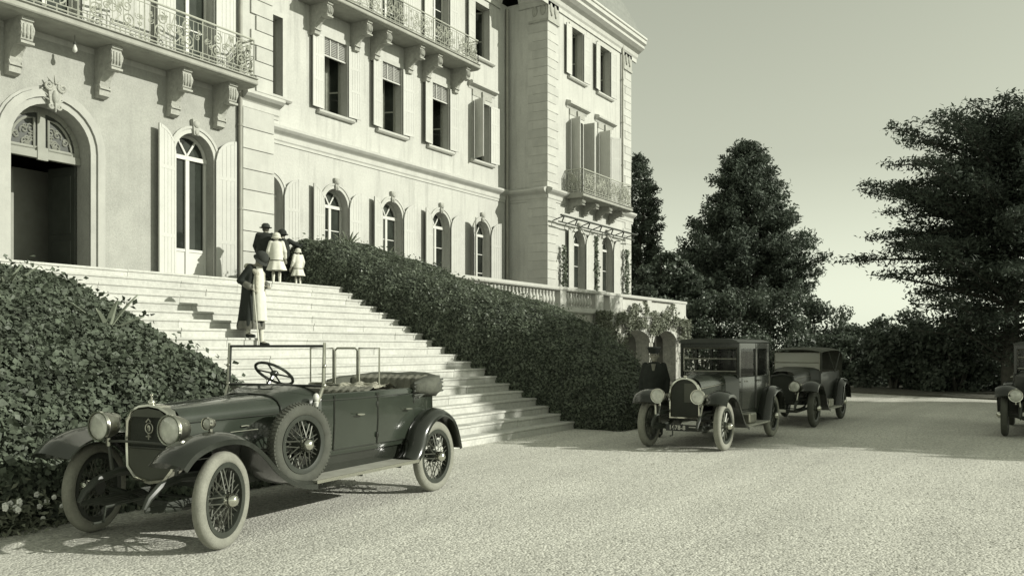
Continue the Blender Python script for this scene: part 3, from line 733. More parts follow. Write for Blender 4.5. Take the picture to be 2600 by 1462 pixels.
# awning frame along the wing's ground floor
aw = MB(); ya = Y3-.55
aw.tube([(33.0, ya, 7.36), (40.9, ya, 7.36)], .045, 8); aw.tube([(33.0, ya+.12, 7.10), (40.9, ya+.12, 7.10)], .03, 6)
for k in range(7):
    x = 33.3 + k*1.22; aw.tube([(x, Y3, 7.2), (x, ya, 7.36)], .025, 6); aw.tube([(x, ya, 7.36), (x, ya+.12, 7.10)], .03, 6)
aw.build('awning_frame', 'iron_dark', villa, True)

# lamp hanging under the bay balcony
lb = thing('light_bulb', 'bare white bulb hanging on a cord under the entrance balcony', 'light bulb', (11.2, 17.9, 8.08))
MB().lathe([(.004, -.02), (.035, .0), (.052, .035), (.05, .07), (.03, .12), (.022, .15)], (11.2, 17.9, 8.06), 'z', 12).build('bulb', 'white_paint', lb, True)
MB().lathe([(.026, .15), (.026, .21), (.006, .22), (.005, .36)], (11.2, 17.9, 8.06), 'z', 8).build('cord', 'iron_dark', lb, True)

# ------------------------------------------------------------ terrace
terr = thing('terrace', 'raised terrace with white balustrade and low arches beside the wing', 'terrace', (33.0, 16.6, 0))
TY = 16.6
A1 = [(x, z) for x, z in arch(36.2, 39.28, 0.0, 2.0, 14, .55)]; A2 = arch(39.74, 42.72, 0.0, 2.0, 14, .58)
wall_panel('retaining_wall', 16.4, 43.9, 0, LAND-.05, TY, [A1, A2], .7, 'rubble', terr)
for a, b, h in ((36.2, 39.28, .55), (39.74, 42.72, .58)):
    inn = arch(a, b, 1.0, 2.0, 14, h)[1:]; out = arch(a-.16, b+.16, 1.0, 2.0, 14, h+.16)[1:]
    band(inn[1:], out[1:], TY, .05, 'stone', 'arch_moulding', terr)
mb = MB(); mb.box(43.9, 44.0, TY+.01, 21, 0, LAND-.05); mb.build('retaining_wall', 'rubble', terr)
mb = MB(); mb.box(16.41, 43.9, TY+.02, Y2, LAND-.12, LAND-.01); mb.box(41.45, 43.9, Y2-.01, 24, LAND-.12, LAND-.011); mb.build('deck', 'step_stone', terr)
mb = MB(); mb.box(33, 43.8, 20.4, 20.45, 0, LAND-.2); mb.box(35.2, 35.3, TY+.7, 20.3, 0, LAND-.2); mb.box(42.9, 43.0, TY+.72, 20.3, 0, LAND-.2); mb.box(39.25, 39.77, TY+.72, 20.3, 0, LAND-.2)
mb.build('undercroft_wall', 'undercroft', terr)
MB().prism([(TY-.10, LAND-.06), (TY-.14, LAND-.02), (TY-.14, LAND+.05), (TY-.06, LAND+.08), (TY-.06, LAND+.16), (TY+.22, LAND+.16), (TY+.22, LAND-.06)], 'x', 16.4, 44.06).build('plinth', 'stone', terr)
MB().prism([(TY-.08, 3.98), (TY-.11, 4.02), (TY-.11, 4.09), (TY-.06, 4.13), (TY+.20, 4.13), (TY+.25, 4.09), (TY+.25, 4.02), (TY+.22, 3.98)], 'x', 16.5, 44.06).build('rail', 'stone', terr)
bal_me = MB().lathe([(.085, 0), (.085, .05), (.05, .07), (.05, .10), (.085, .17), (.098, .24), (.085, .33), (.05, .44), (.042, .50), (.06, .53), (.042, .56), (.075, .58), (.075, .625)], (0,0,0), 'z', 10, True).build('baluster', 'stone', terr, True)
pos = [17.0 + k*.245 for k in range(int((30.3-17.0)/.245))] + [30.95 + k*.245 for k in range(10)]
for i, x in enumerate(pos):
    o = bal_me if i == 0 else bpy.data.objects.new('baluster', bal_me.data)
    if i: COL.objects.link(o); attach(o, terr)
    o.location = (x, TY+.08, LAND+.158)
for a, b in ((30.35, 30.85), (33.42, 34.2), (34.8, 36.15), (38.92, 39.42), (42.25, 43.98)):
    MB().box(a, b, TY-.07, TY+.21, LAND-.4 if a > 33 else LAND+.155, 3.985).build('pier', 'stone', terr, bevel=.01)
for a, b in ((36.15, 38.92), (39.42, 42.25)):
    o = MB().box(a, b, TY+.04, TY+.16, LAND+.155, 3.985).build('balustrade_panel', 'rubble', terr)
    MB().box(a+.15, b-.15, TY+.005, TY+.042, LAND+.24, 3.88).build('raised_field', 'stone', o, bevel=.01)
mb = MB(); mb.box(43.80, 44.02, TY+.22, 24, LAND+.155, 3.985); mb.build('parapet', 'stone', terr)
MB().prism([(43.74, 3.98), (43.74, 4.10), (44.07, 4.10), (44.07, 3.98)], 'y', TY+.26, 24).build('rail', 'stone', terr)
# ------------------------------------------------------------ hedge banks
def interp(x, tab):
    for (a, u), (b, w) in zip(tab, tab[1:]):
        if x <= b: return u + (w-u)*max(0.0, (x-a)/(b-a))
    return tab[-1][1]
def offset_out(P, Nn, lo, hi, seed):
    g = np.random.default_rng(seed); return P + Nn*g.uniform(lo, hi, len(P))[:, None]
# right-hand bank: a clipped hedge falling beside the steps
HT = [(7.75, .1), (7.9, .7), (8.2, 1.15), (8.7, 1.65), (9.4, 2.15), (10.4, 2.72), (12.7, 3.42), (14.6, 4.15), (15.6, 4.5), (16.3, 4.6), (16.75, 4.35), (17.0, 3.7)]
def hedge_right():
    vs, fs = [], []; ny, na = 64, 30
    for j in range(ny+1):
        y = 7.75 + (17.0-7.75)*j/ny; T = interp(y, HT)
        xl = 17.05 - max(0, y-8.7)*.165; xr = interp(y, [(7.7, 18.9), (8.4, 19.8), (9.5, 20.5), (12, 20.3), (15, 19.2), (17, 18.6)])
        zb = min(3.2, max(0, (y-8.9)*.525)); 
        for i in range(na+1):
            a = math.pi*i/na; cs, sn = math.cos(a), math.sin(a)
            x = (xl+xr)/2 - (xr-xl)/2*math.copysign(abs(cs)**.5, cs); base = zb if cs > 0 else 0.0
            base = zb*(cs*.5+.5)
            tilt = -.10*(1-(x-xl)/(xr-xl))*(T-base)*.5
            z = base - .02 + (T-base)*sn**.42 + tilt*sn
            nz = fbm(x*.9, y*.9, z*.9)*.13 + fbm(x*2.7+4, y*2.7, z*2.7)*.05
            vs.append((x - nz*cs*1.2, y + nz*.4, max(0.0, z + nz*sn)))
    for j in range(ny):
        for i in range(na):
            k = j*(na+1)+i; fs.append((k, k+1, k+na+2, k+na+1))
    fs.append(tuple(range(na+1))); fs.append(tuple(ny*(na+1)+i for i in range(na+1))[::-1])
    t = thing('clipped_hedge', 'thick dark hedge falling beside the right end of the steps', 'hedge', (18.6, 8.2, 0))
    V = np.array(vs); 
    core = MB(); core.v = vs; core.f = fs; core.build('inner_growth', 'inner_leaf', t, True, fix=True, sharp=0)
    core2 = core
    me = t.children[0].data; Vn = np.empty(len(me.vertices)*3); me.vertices.foreach_get('co', Vn); Vn = Vn.reshape(-1, 3)
    F = [tuple(p.vertices) for p in me.polygons]
    P, Nn = scatter(Vn, F, 170000, 3)
    P = offset_out(P, Nn, -.03, .04, 4)
    cards('foliage', P, Nn*1.0 + np.array([0, 0, .3]), .052*(.5+1.4*np.random.default_rng(6).random(len(P))**1.6), 'leaf_hedge', t, 5, .62, .6)
    k = np.random.default_rng(8).choice(len(P), 2600)       # stray shoots
    cards('foliage', P[k] + Nn[k]*np.random.default_rng(9).uniform(.05, .16, 2600)[:, None], Nn[k], .085, 'leaf_hedge', t, 6, .5, 1.2)
hedge_right()
# left-hand bank: large-leaved shrubs tumbling over the other end of the steps
LT = [(8.55, .0), (8.65, .5), (8.9, .95), (9.4, 1.36), (10, 1.66), (11, 2.10), (12, 2.47), (13, 2.73), (13.8, 2.86), (15.4, 2.95), (16.4, 2.85)]
def bank_left():
    vs, fs = [], []; nx, ny = 64, 56; xs = [-1.5 + (8.75+1.5)*i/nx for i in range(nx+1)]
    for j in range(ny+1):
        y = 8.55 + (16.4-8.55)*j/ny
        for x in xs:
            T = interp(y, LT); e = min(1.0, max(0.0, (8.75-x)/.9))**.5
            zb = max(0, min(3.2, (y-8.9)*.525))
            if y < 8.9: zb = 0
            z = zb - .03 + (T-zb)*e
            n = fbm(x*.8+3, y*.8, 1.0)*.16*e + fbm(x*2.3, y*2.3, 2.0)*.07*e
            vs.append((x + fbm(y*1.3, x*.6, 3)*.22*(1-e), y - abs(n)*.8, max(0.0, z+n)))
    w = nx+1
    for j in range(ny):
        for i in range(nx): k = j*w+i; fs.append((k, k+1, k+w+1, k+w))
    t = thing('leafy_shrub_bank', 'bank of large glossy leaves covering the left end of the steps', 'shrub', (5.5, 9.0, 0))
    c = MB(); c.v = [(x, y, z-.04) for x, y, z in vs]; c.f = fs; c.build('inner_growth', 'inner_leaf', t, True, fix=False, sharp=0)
    P, Nn = scatter(vs, fs, 200000, 13); m = P[:, 0] > 3.0; P, Nn = P[m], Nn[m]
    P = offset_out(P, Nn, -.06, .09, 14)
    cards('foliage', P, Nn*1.1 + np.array([0, -.3, .35]), .058*(.45+1.6*np.random.default_rng(7).random(len(P))**1.6), 'leaf_bush', t, 15, .72, .85)
    k = np.random.default_rng(18).choice(len(P), 1500)
    cards('foliage', P[k] + Nn[k]*np.random.default_rng(19).uniform(.06, .2, 1500)[:, None], Nn[k], .10, 'leaf_bush', t, 16, .7, 1.1)
bank_left()
def agave(loc, n, L, seed, label, lean=0.5):
    g = random.Random(seed); t = thing('agave', label, 'agave', loc)
    for k in range(n):
        a = 2*math.pi*k/n + g.uniform(-.3, .3); le = L*g.uniform(.75, 1.15); up = g.uniform(.55, 1.15); w = .085*L
        rings = []
        for i in range(7):
            f = i/6; d = le*f*math.cos(up)*(1+.15*f); z = le*f*math.sin(up) - .10*le*f*f*lean
            ww = w*(1-f)**.75*(1+.8*f) + .003; p = Vector((math.cos(a)*d, math.sin(a)*d, z)); s = Vector((-math.sin(a), math.cos(a), 0))
            up_ = Vector((-math.cos(a)*math.sin(up), -math.sin(a)*math.sin(up), math.cos(up)))
            rings.append([p - s*ww + up_*ww*.35, p - up_*.012, p + s*ww + up_*ww*.35, p + up_*.006])
        MB().loft(rings).build('leaf', 'agave', t, local=True)
    return t
agave((7.35, 11.0, 1.95), 7, .62, 1, 'pale spiky agave in the middle of the left leafy bank')
agave((7.0, 12.9, 2.5), 9, .55, 2, 'spiky agave at the top of the left bank near the entrance')
agave((17.9, 16.2, 4.42), 9, .5, 3, 'small agave poking from the top of the right hedge')
agave((18.9, 15.7, 4.2), 7, .38, 4, 'smallest agave on the right hedge, lower down its crest')
# white flowers by the bank's foot
fl = thing('flowering_plant', 'low plant with white blossoms at the foot of the left bank', 'flowers', (4.5, 8.5, 0))
g = np.random.default_rng(31); n = 900
P = np.c_[g.normal(4.55, .38, n), g.normal(8.45, .16, n), np.abs(g.normal(.12, .13, n))]
cards('foliage', P, np.tile([0, -.3, 1.0], (n, 1)), .08, 'leaf_vine', fl, 32, .35, .8)
mb = MB()
for k in range(46):
    c = (4.4 + g.normal(0, .20), 8.32 + g.normal(0, .09), .20 + abs(g.normal(0, .11)))
    for j in range(5):
        a = j*1.2566; mb.ell((c[0]+.016*math.cos(a), c[1]-.008, c[2]+.016*math.sin(a)), (.015, .008, .015), 6, 4)
for c in ((4.98, 8.3, .30), (4.84, 8.25, .12), (5.06, 8.3, .2)): mb.ell(c, (.026, .02, .026), 8, 6)
mb.build('blossoms', 'blossom', fl, True, fix=False)

# creeper on the terrace wall
def vine(label, pts_fn, n, size, seed, loc, m='leaf_vine', spread=.8):
    t = thing('climbing_vine', label, 'vine', loc); g = np.random.default_rng(seed); P = pts_fn(g, n)
    cards('foliage', P, np.tile([-.2, -1.0, .35], (len(P), 1)), size, m, t, seed+1, .7, spread); return t
def terrace_vine(g, n):
    x = g.uniform(33.2, 44.2, n*3); z = g.uniform(1.2, 4.0, n*3)
    d = np.sin(x*1.9+z*2.3)+np.sin(x*4.7-z*3.1+1)*.7+np.sin(z*6.5+x*.9)*.5
    top = 3.55 + .25*np.sin(x*1.7) + .15*np.sin(x*5.3)
    keep = (z < top) & (d + g.normal(0, .5, n*3) > -.35)
    for cx_, r in ((37.74, 1.54), (41.23, 1.5)):
        keep &= ~((np.abs(x-cx_) < r) & (z < 2.0 + .62*np.sqrt(np.clip(1-((x-cx_)/(r+.1))**2, 0, 1))))
    keep &= ~((z < 2.1) & (g.random(n*3) < .7)); keep &= ~((z > 3.2) & (x > 42.3)) & ~((z > 3.3) & (x < 36)) 
    x, z = x[keep], z[keep]; y = 16.6 - .16 - np.abs(g.normal(0, .09, len(x)))
    return np.c_[x, y, z][:n]
tv = vine('pale leafy creeper spread over the terrace wall above the arches', terrace_vine, 9000, .11, 41, (38.5, 16.4, 0))
mb = MB()
for k, x in enumerate((34.5, 35.6, 39.5, 43.3)):
    gg = random.Random(k); pts = [(x, 16.42, .0)]
    for i in range(1, 9): pts.append((x+gg.uniform(-.12, .12)*i**.5, 16.40+gg.uniform(-.03, .03), .42*i))
    mb.tube(pts, [.045-.003*i for i in range(9)], 6)
mb.build('stem', 'bark', tv, True)
def wall_vine(x0, z0, z1, w):
    def fn(g, n):
        z = g.uniform(z0, z1, n); x = x0 + g.normal(0, w, n)*(.5+.8*np.abs(np.sin(z*2.6))); return np.c_[x, 18.36-np.abs(g.normal(0, .08, n)), z]
    return fn
vine('thin dark creeper beside the front corner of the wing', wall_vine(33.95, 3.9, 6.2, .09), 420, .12, 51, (33.95, 18.36, 3.2), 'leaf_hedge')
vine('narrow dark creeper between the two arched wing windows', wall_vine(37.1, 3.3, 6.9, .08), 520, .12, 53, (37.1, 18.36, 3.2), 'leaf_hedge')
vine('dark creeper at the far corner of the wing', wall_vine(40.5, 3.3, 6.6, .12), 650, .12, 55, (40.5, 18.36, 3.2), 'leaf_hedge')

# ------------------------------------------------------------ trees
def limb(mb, p0, p1, r0, r1, sag, n=5):
    p0, p1 = Vector(p0), Vector(p1); pts = []
    for i in range(n+1):
        f = i/n; p = p0.lerp(p1, f); p.z += sag*4*f*(1-f); pts.append(p)
    mb.tube(pts, [r0+(r1-r0)*i/n for i in range(n+1)], 5); return pts
def conifer(name, label, cat, loc, H, rad, prof, seed, nb=240, per=150, bare=.1, leaf=.24, m='needles', up=.15, clump=.42, group=None, trunk=.28, asp=.3, jit=(.72, 1.10)):
    """trunk, limbs and clumps of needles; prof(f) = crown radius factor at height fraction f"""
    g = random.Random(seed); ng = np.random.default_rng(seed); t = thing(name, label, cat, loc, 0, group); loc = Vector(loc)
    tb = MB(); k = 9
    tb.tube([loc + Vector((g.uniform(-.05, .05)*i, g.uniform(-.05, .05)*i, H*.97*i/k)) for i in range(k+1)], [trunk*(1-.93*i/k) for i in range(k+1)], 9)
    C = []; 
    for i in range(nb):
        f = bare + (1-bare)*((i+.5)/nb)**.9; a = i*2.39996 + g.uniform(-.4, .4); z = H*f
        rr = rad*prof(f, a)*g.uniform(*jit)
        p0 = loc + Vector((0, 0, z - rr*.12)); p1 = loc + Vector((math.cos(a)*rr, math.sin(a)*rr, z + rr*up*g.uniform(.3, 1.6)))
        if rr > .25: pts = limb(tb, p0, p1, .012+.022*rr/rad*2, .006, -.02*rr)
        nc = max(1, int(rr/.42))
        for c in range(nc):
            q = p0.lerp(p1, 1 - .72*c/max(1, nc)*g.uniform(.8, 1)); C.append((q, clump*g.uniform(.6, 1.15)*(.75+.25*rr/rad)))
    tb.build('trunk', 'bark', t, True, fix=False)
    cs = np.array([tuple(q) for q, s in C]); ss = np.array([s for q, s in C]); n = int(per*nb)
    i = ng.choice(len(cs), n, p=ss**2/(ss**2).sum()); d = ng.normal(0, 1, (n, 3)); d /= np.linalg.norm(d, axis=1)[:, None]; d *= (ng.random(n)**.5)[:, None]
    P = cs[i] + d*ss[i][:, None]*np.array([1, 1, .62])
    cards('crown', P, d*.4 + np.array([0, 0, .5]), leaf, m, t, seed+1, asp, 1.0)
    return t
def pine_prof(f, a):
    base = max(0, (1-f)/.66)**.62 if f > .36 else .62 + 1.0*f
    lobe = .22*math.exp(-((f-.40)/.10)**2)*abs(math.cos(a+.85))
    return max(.10, min(base, 1.0)*.92 + lobe)*(1 + .10*math.sin(a*2.3+f*9) + .08*math.sin(a*5+f*23))
pine = conifer('pine_tree', 'tall broad dark pine standing alone beyond the terrace end', 'tree', (57.3, 17.4, 0), 14.9, 4.2, pine_prof, 5, 330, 230, .22, .28, clump=.66, trunk=.34, up=.5, asp=.34, jit=(.80, 1.06))
def cyp_prof(f, a): return max(.08, (1-f)**.55*min(1, .5+f*3))*(1+.2*math.sin(a*2+f*14))
conifer('cypress_tree', 'slim dark conifer just showing past the wing corner', 'tree', (55.6, 24.2, 0), 14.6, 2.4, cyp_prof, 9, 230, 140, .05, .28, clump=.55, up=.4)
def round_prof(f, a): return max(.1, math.sin(math.pi*min(1, (f*.9+.12)))**.6)*(1+.18*math.sin(a*3+f*8))
conifer('evergreen_tree', 'low spreading evergreen between the wing and the tall pine', 'tree', (51.0, 20.4, 0), 7.4, 2.8, round_prof, 12, 170, 160, .12, .26, 'leaf_tree', .1, .5, asp=.6)
# the cedar: flat tiers of foliage on long level limbs round a dense dark heart
def cedar(loc, H, seed):
    g = random.Random(seed); ng = np.random.default_rng(seed); loc = Vector(loc)
    t = thing('cedar_tree', 'huge dark cedar with level tiers of branches at the right edge', 'tree', loc); tb = MB()
    tb.tube([loc + Vector((.06*i, .04*math.sin(i), H*.95*i/9)) for i in range(10)], [.36*(1-.9*i/9) for i in range(10)], 10)
    PP = []; tiers = 58; CT = [(.8, 2.4), (2.2, 4.2), (3.4, 4.6), (4.8, 5.6), (6.2, 6.1), (7.2, 4.9), (8.2, 4.6), (9.2, 4.0), (9.9, 2.8), (10.6, .8)]
    for i in range(tiers):
        f = .13 + .86*(i+.5)/tiers; z = H*f
        R_ = interp(z, CT)
        for j in range(4 if f > .5 else 3):
            a = i*2.2 + j*1.571 + g.uniform(-.6, .6); rr = R_*g.uniform(.5, 1.08)
            p0 = loc + Vector((.3*f, 0, z-.45)); p1 = loc + Vector((math.cos(a)*rr, math.sin(a)*rr, z + .10*rr*g.uniform(-1.6, 4.6)))
            limb(tb, p0, p1, .04+.010*rr, .010, .03*rr)
            m = max(2, int(rr*2.4))
            for c in range(m):
                s = .22 + .78*(c+.5)/m; q = p0.lerp(p1, s); q.z += .03*rr*4*s*(1-s)
                sp = (.30 + .28*(1-s))*g.uniform(.6, 1.25); k = int((66 + 60*(1-s))*g.uniform(.4, 1.25)*(1 if f > .40 else .55))
                w = ng.normal(0, 1, (k, 3))*np.array([sp*.8, sp*.8, .09+.15*(1-s)]) + np.array(q) + np.array([0, 0, .04])
                PP.append(w)
    tb.build('trunk', 'bark', t, True, fix=False)
    P = np.concatenate(PP); cards('crown', P, np.tile([0, 0, .8], (len(P), 1)), .19, 'needles_cedar', t, seed+2, .34, .7)
    return t
cedar((37.6, 1.5, 0), 10.4, 3)
# evergreen shrubs massed beyond the drive
SH = [((48.0,17.2), 4.6, 1.9, 'rounded evergreen shrub just past the end of the terrace wall'), ((49.0,15.7), 4.9, 2.1, 'evergreen shrub directly behind the closed car roof'),
      ((50.0,14.2), 5.1, 2.1, 'evergreen shrub in front of the tall pine trunk'), ((50.8,12.7), 5.1, 2.1, 'evergreen shrub rising behind the hooded tourer'), ((51.7,11.3), 4.4, 1.9, 'sloping evergreen shrub right of the hooded tourer'), ((52.0,10.0), 2.9, 1.7, 'low shrub in the dip between the two shrub masses'),
      ((43.4,8.6), 2.3, 1.5, 'low shrub edging the drive beyond the hooded tourer'), ((45.6,7.8), 3.0, 1.5, 'shrub at the notch of open sky'), ((46.0,11.0), 2.4, 1.7, 'low shrub between the drive and the pine'), ((46.0,13.4), 2.3, 1.7, 'low shrub seen between the saloon and the tourer'),
      ((45.4,6.4), 3.6, 1.6, 'far shrub left of the cedar'), ((40.0,5.9), 2.6, 1.4, 'shrub in front of the far shrubs, left of the cedar'),
      ((39.6,4.6), 2.9, 1.4, 'shrub under the longest cedar branches'), ((38.9,3.4), 2.7, 1.4, 'shrub just left of the cedar trunk'), ((41.0,2.3), 2.3, 1.5, 'shrub behind the cedar trunk'), ((38.8,.4), 1.9, 1.3, 'shrub behind the car at the right edge'),
      ((44.0,4.2), 2.6, 1.6, 'far shrub behind the cedar branches')]
def shrub(i, xy, H, rad, label):
    g = np.random.default_rng(100+i); r = random.Random(i); t = thing('evergreen_shrub', label, 'shrub', (xy[0], xy[1], 0), 0, 'evergreen shrubs beyond the drive')
    tb = MB()
    for k in range(5):
        a = k*1.3; tb.tube([(xy[0]+.1*math.cos(a), xy[1]+.1*math.sin(a), 0), (xy[0]+rad*.3*math.cos(a), xy[1]+rad*.3*math.sin(a), H*.4), (xy[0]+rad*.5*math.cos(a), xy[1]+rad*.5*math.sin(a), H*.75)], [.07, .045, .015], 5)
    tb.build('stem', 'bark', t, True, fix=False)
    C = []
    for k in range(46):
        a = r.uniform(0, 6.283); z = r.uniform(.04, .93); q = rad*math.sqrt(max(.05, 1-(max(0, z-.35)/.65)**2))*math.sqrt(r.random())
        C.append((xy[0]+q*math.cos(a), xy[1]+q*math.sin(a), z*H))
    C = np.array(C); n = 5200; j = g.choice(len(C), n); d = g.normal(0, 1, (n, 3)); d /= np.linalg.norm(d, axis=1)[:, None]; d *= (g.random(n)**.45)[:, None]
    P = C[j] + d*np.array([.50, .50, .42])*rad*.62; P[:, 2] = np.abs(P[:, 2])
    cards('crown', P, d + np.array([0, 0, .3]), .20, 'leaf_tree', t, 200+i, .55, .9)
for i, (xy, h, r_, l) in enumerate(SH): shrub(i, xy, h, r_, l)
# trees on the near side of the drive, whose shade falls across it
def oak_prof(f, a): return max(.15, math.sin(math.pi*min(.97, .18+f*.76))**.45)*(1+.07*math.sin(a*3+f*6))
for i, (x, y, H, r, l) in enumerate(((26.6, -13.0, 12.2, 4.6, 'dense evergreen oak on the near side of the drive, first of the row'), (33.2, -12.5, 11.5, 3.9, 'dense evergreen oak on the near side of the drive, second of the row'))):
    conifer('evergreen_oak', l, 'tree', (x, y, 0), H, r, oak_prof, 60+i, 330, 110, .14, .48, 'leaf_tree', .1, .95, 'oaks shading the drive', .4, .6)
# ------------------------------------------------------------ vehicles (built facing +x, y to their left, then turned)
def wheel(parent, loc, rz, rad, wid, kind='wire', tyre='tyre_pale', knobs=False, hub=True):
    """axle along local y, outer face towards +y"""
    ri = rad - wid*1.02
    mb = MB(); mb.lathe([(ri-.035, -wid*.36), (ri-.005, -wid*.42), (ri+.012, -wid*.42), (ri, -wid*.30), (ri-.02, -wid*.12), (ri-.02, wid*.12), (ri, wid*.30), (ri+.012, wid*.42), (ri-.005, wid*.42), (ri-.035, wid*.36), (ri-.035, -wid*.36)], (0,0,0), 'y', 40)
    if kind == 'disc':
        mb.lathe([(.055, .02), (.12, .035), (ri*.6, .045), (ri-.04, .01), (ri-.03, -.01), (.1, -.02)], (0,0,0), 'y', 36)
    mb.lathe([(.075, -.06), (.075, .02), (.055, .05), (.05, .07)], (0,0,0), 'y', 20, True)
    w = mb.build('wheel', 'wheel_dark', parent, True, local=True); w.location = loc; w.rotation_euler = (0, 0, rz)
    t = MB(); prof = []; k = 18
    for i in range(k+1):
        a = 2*math.pi*i/k + math.pi; c_, s_ = math.cos(a), math.sin(a)
        prof.append((rad - wid*.52 + wid*.52*math.copysign(abs(c_)**.8, c_), wid*.5*math.copysign(abs(s_)**.85, s_)))
    t.lathe(prof, (0,0,0), 'y', 56)
    if knobs:
        n = 64
        for i in range(n):
            for s in (-1, 1):
                a = 2*math.pi*(i + (.5 if s > 0 else 0))/n; c_, s_ = math.cos(a), math.sin(a); da = .030
                pts = []
                for rr in (rad-.012, rad+.007):
                    for aa, yy in ((a-da, s*wid*.06), (a+da, s*wid*.06), (a+da, s*wid*.40), (a-da, s*wid*.40)):
                        r2 = rr - (.012 if abs(yy) > wid*.2 else 0); pts.append((r2*math.sin(aa), yy, r2*math.cos(aa)))
                t.add(pts, [(0,3,2,1),(4,5,6,7),(0,1,5,4),(1,2,6,5),(2,3,7,6),(3,0,4,7)])
    t.build('tyre', tyre, w, True, local=True)
    if kind == 'wire':
        sp = MB(); n = 36
        for i in range(n):
            a = 2*math.pi*i/n; b = a + (.35 if i % 2 else -.35); yo = .055 if i % 4 < 2 else -.05
            sp.tube([(.07*math.sin(b), yo, .07*math.cos(b)), ((ri-.03)*math.sin(a), yo*.15, (ri-.03)*math.cos(a))], .0062, 4)
        sp.build('spokes', 'spoke', w, True, local=True)
    elif kind == 'wood':
        sp = MB()
        for i in range(12):
            a = 2*math.pi*i/12; sp.tube([(.06*math.sin(a), 0, .06*math.cos(a)), ((ri-.03)*math.sin(a), 0, (ri-.03)*math.cos(a))], [.024, .017], 6)
        sp.build('spokes', 'spoke', w, True, local=True)
    if hub:
        MB().lathe([(.058, .05), (.062, .07), (.060, .10), (.048, .135), (.028, .15), (.001, .153)], (0,0,0), 'y', 18).build('hub_cap', 'nickel', w, True, local=True)
    return w
def fender(parent, side, path, y0, y1, m='paint_black', dome=.06, lip=.045, name='mudguard', valance=None, vx=99):
    """swept mudguard: path of (x, z) along the crown, from y0 (inner) to y1 (outer)"""
    P = [Vector((p[0], p[1])) for p in path]; fine = []
    for i in range(len(P)-1):
        a, b, c, d = P[max(0, i-1)], P[i], P[i+1], P[min(len(P)-1, i+2)]
        for k in range(5):
            t = k/5; fine.append(.5*((2*b) + (c-a)*t + (2*a-5*b+4*c-d)*t*t + (3*b-a-3*c+d)*t**3))
    fine.append(P[-1]); rings = []; n = 9
    for i, p in enumerate(fine):
        tg = (fine[min(len(fine)-1, i+1)] - fine[max(0, i-1)]).normalized(); nr = Vector((tg.y, -tg.x))
        if nr.y < 0 and abs(nr.y) > .3: nr = -nr
        if i and rings:  # keep the outward side continuous
            if nr.dot(last) < 0: nr = -nr
        last = nr; ring = []
        for k in range(n):
            f = k/(n-1); y = y0+(y1-y0)*f; h = dome*(1-(2*f-1)**2) - dome*.5
            q = p + nr*h; ring.append((q.x, side*y, q.y))
        q = p + nr*(-dome*.5 - lip); ring.append((q.x, side*(y1+.004), q.y))
        q = p + nr*(-dome*.5 - lip*.9); ring.append((q.x, side*(y1-.012), q.y))
        q = p + nr*(-dome*.5 - .012); ring.append((q.x, side*(y1-.014), q.y))
        q = p + nr*(-dome*.5 - .016); ring.append((q.x, side*y0, q.y))
        rings.append(ring)
    mb = MB().loft(rings, True, True)
    o = mb.build(name, m, parent, True, local=True, sharp=50)
    if valance:
        zlo, ya = valance; vb = MB(); vs = []
        for p in [q for q in fine if q.x < vx]: vs += [(p.x, side*(y0+.01), p.y-.03), (p.x, side*ya, max(zlo, min(p.y-.05, zlo)))]
        vb.add(vs, [(2*k, 2*k+1, 2*k+3, 2*k+2) for k in range(len(vs)//2-1)]); vb.build('valance', m, o, True, fix=False, local=True)
    return o
def headlamp(parent, loc, r, depth, rz=0.0, body='nickel_dull', drum=False):
    mb = MB()
    if drum: mb.lathe([(r*1.05, 0), (r*1.08, -.02), (r*1.0, -.04), (r*.98, -depth*.9), (r*.6, -depth), (.001, -depth)], (0,0,0), 'x', 24)
    else: mb.lathe([(r*1.04, .01), (r*1.08, -.015), (r*1.0, -.03), (r*.93, -depth*.45), (r*.7, -depth*.8), (r*.3, -depth), (.001, -depth*1.03)], (0,0,0), 'x', 24)
    mb.tube([(-depth*.5, 0, -r*.9), (-depth*.5, 0, -r*1.5)], .02, 6)
    o = mb.build('headlamp', body, parent, True, local=True); o.location = loc; o.rotation_euler = (0, 0, rz)
    MB().lathe([(.001, .022), (r*.5, .018), (r*.9, .006), (r*.985, -.006)], (0,0,0), 'x', 24).build('lens', 'lamp_glass', o, True, local=True)
    MB().lathe([(r*.97, .012), (r*1.07, .014), (r*1.09, -.008), (r*1.0, -.012)], (0,0,0), 'x', 28).build('rim', 'nickel', o, True, local=True)
    return o
def section(x, hw, zb, zs, zt, n=10, round_=.55):
    """half-barrel cross-section: vertical sides to zs, then a rounded top to zt"""
    pts = [(x, -hw, zb)]
    for k in range(n+1):
        a = math.pi*k/n; c_, s_ = math.cos(a), math.sin(a)
        pts.append((x, -hw*math.copysign(abs(c_)**round_, c_), zs + (zt-zs)*abs(s_)**.9))
    pts.append((x, hw, zb)); return pts
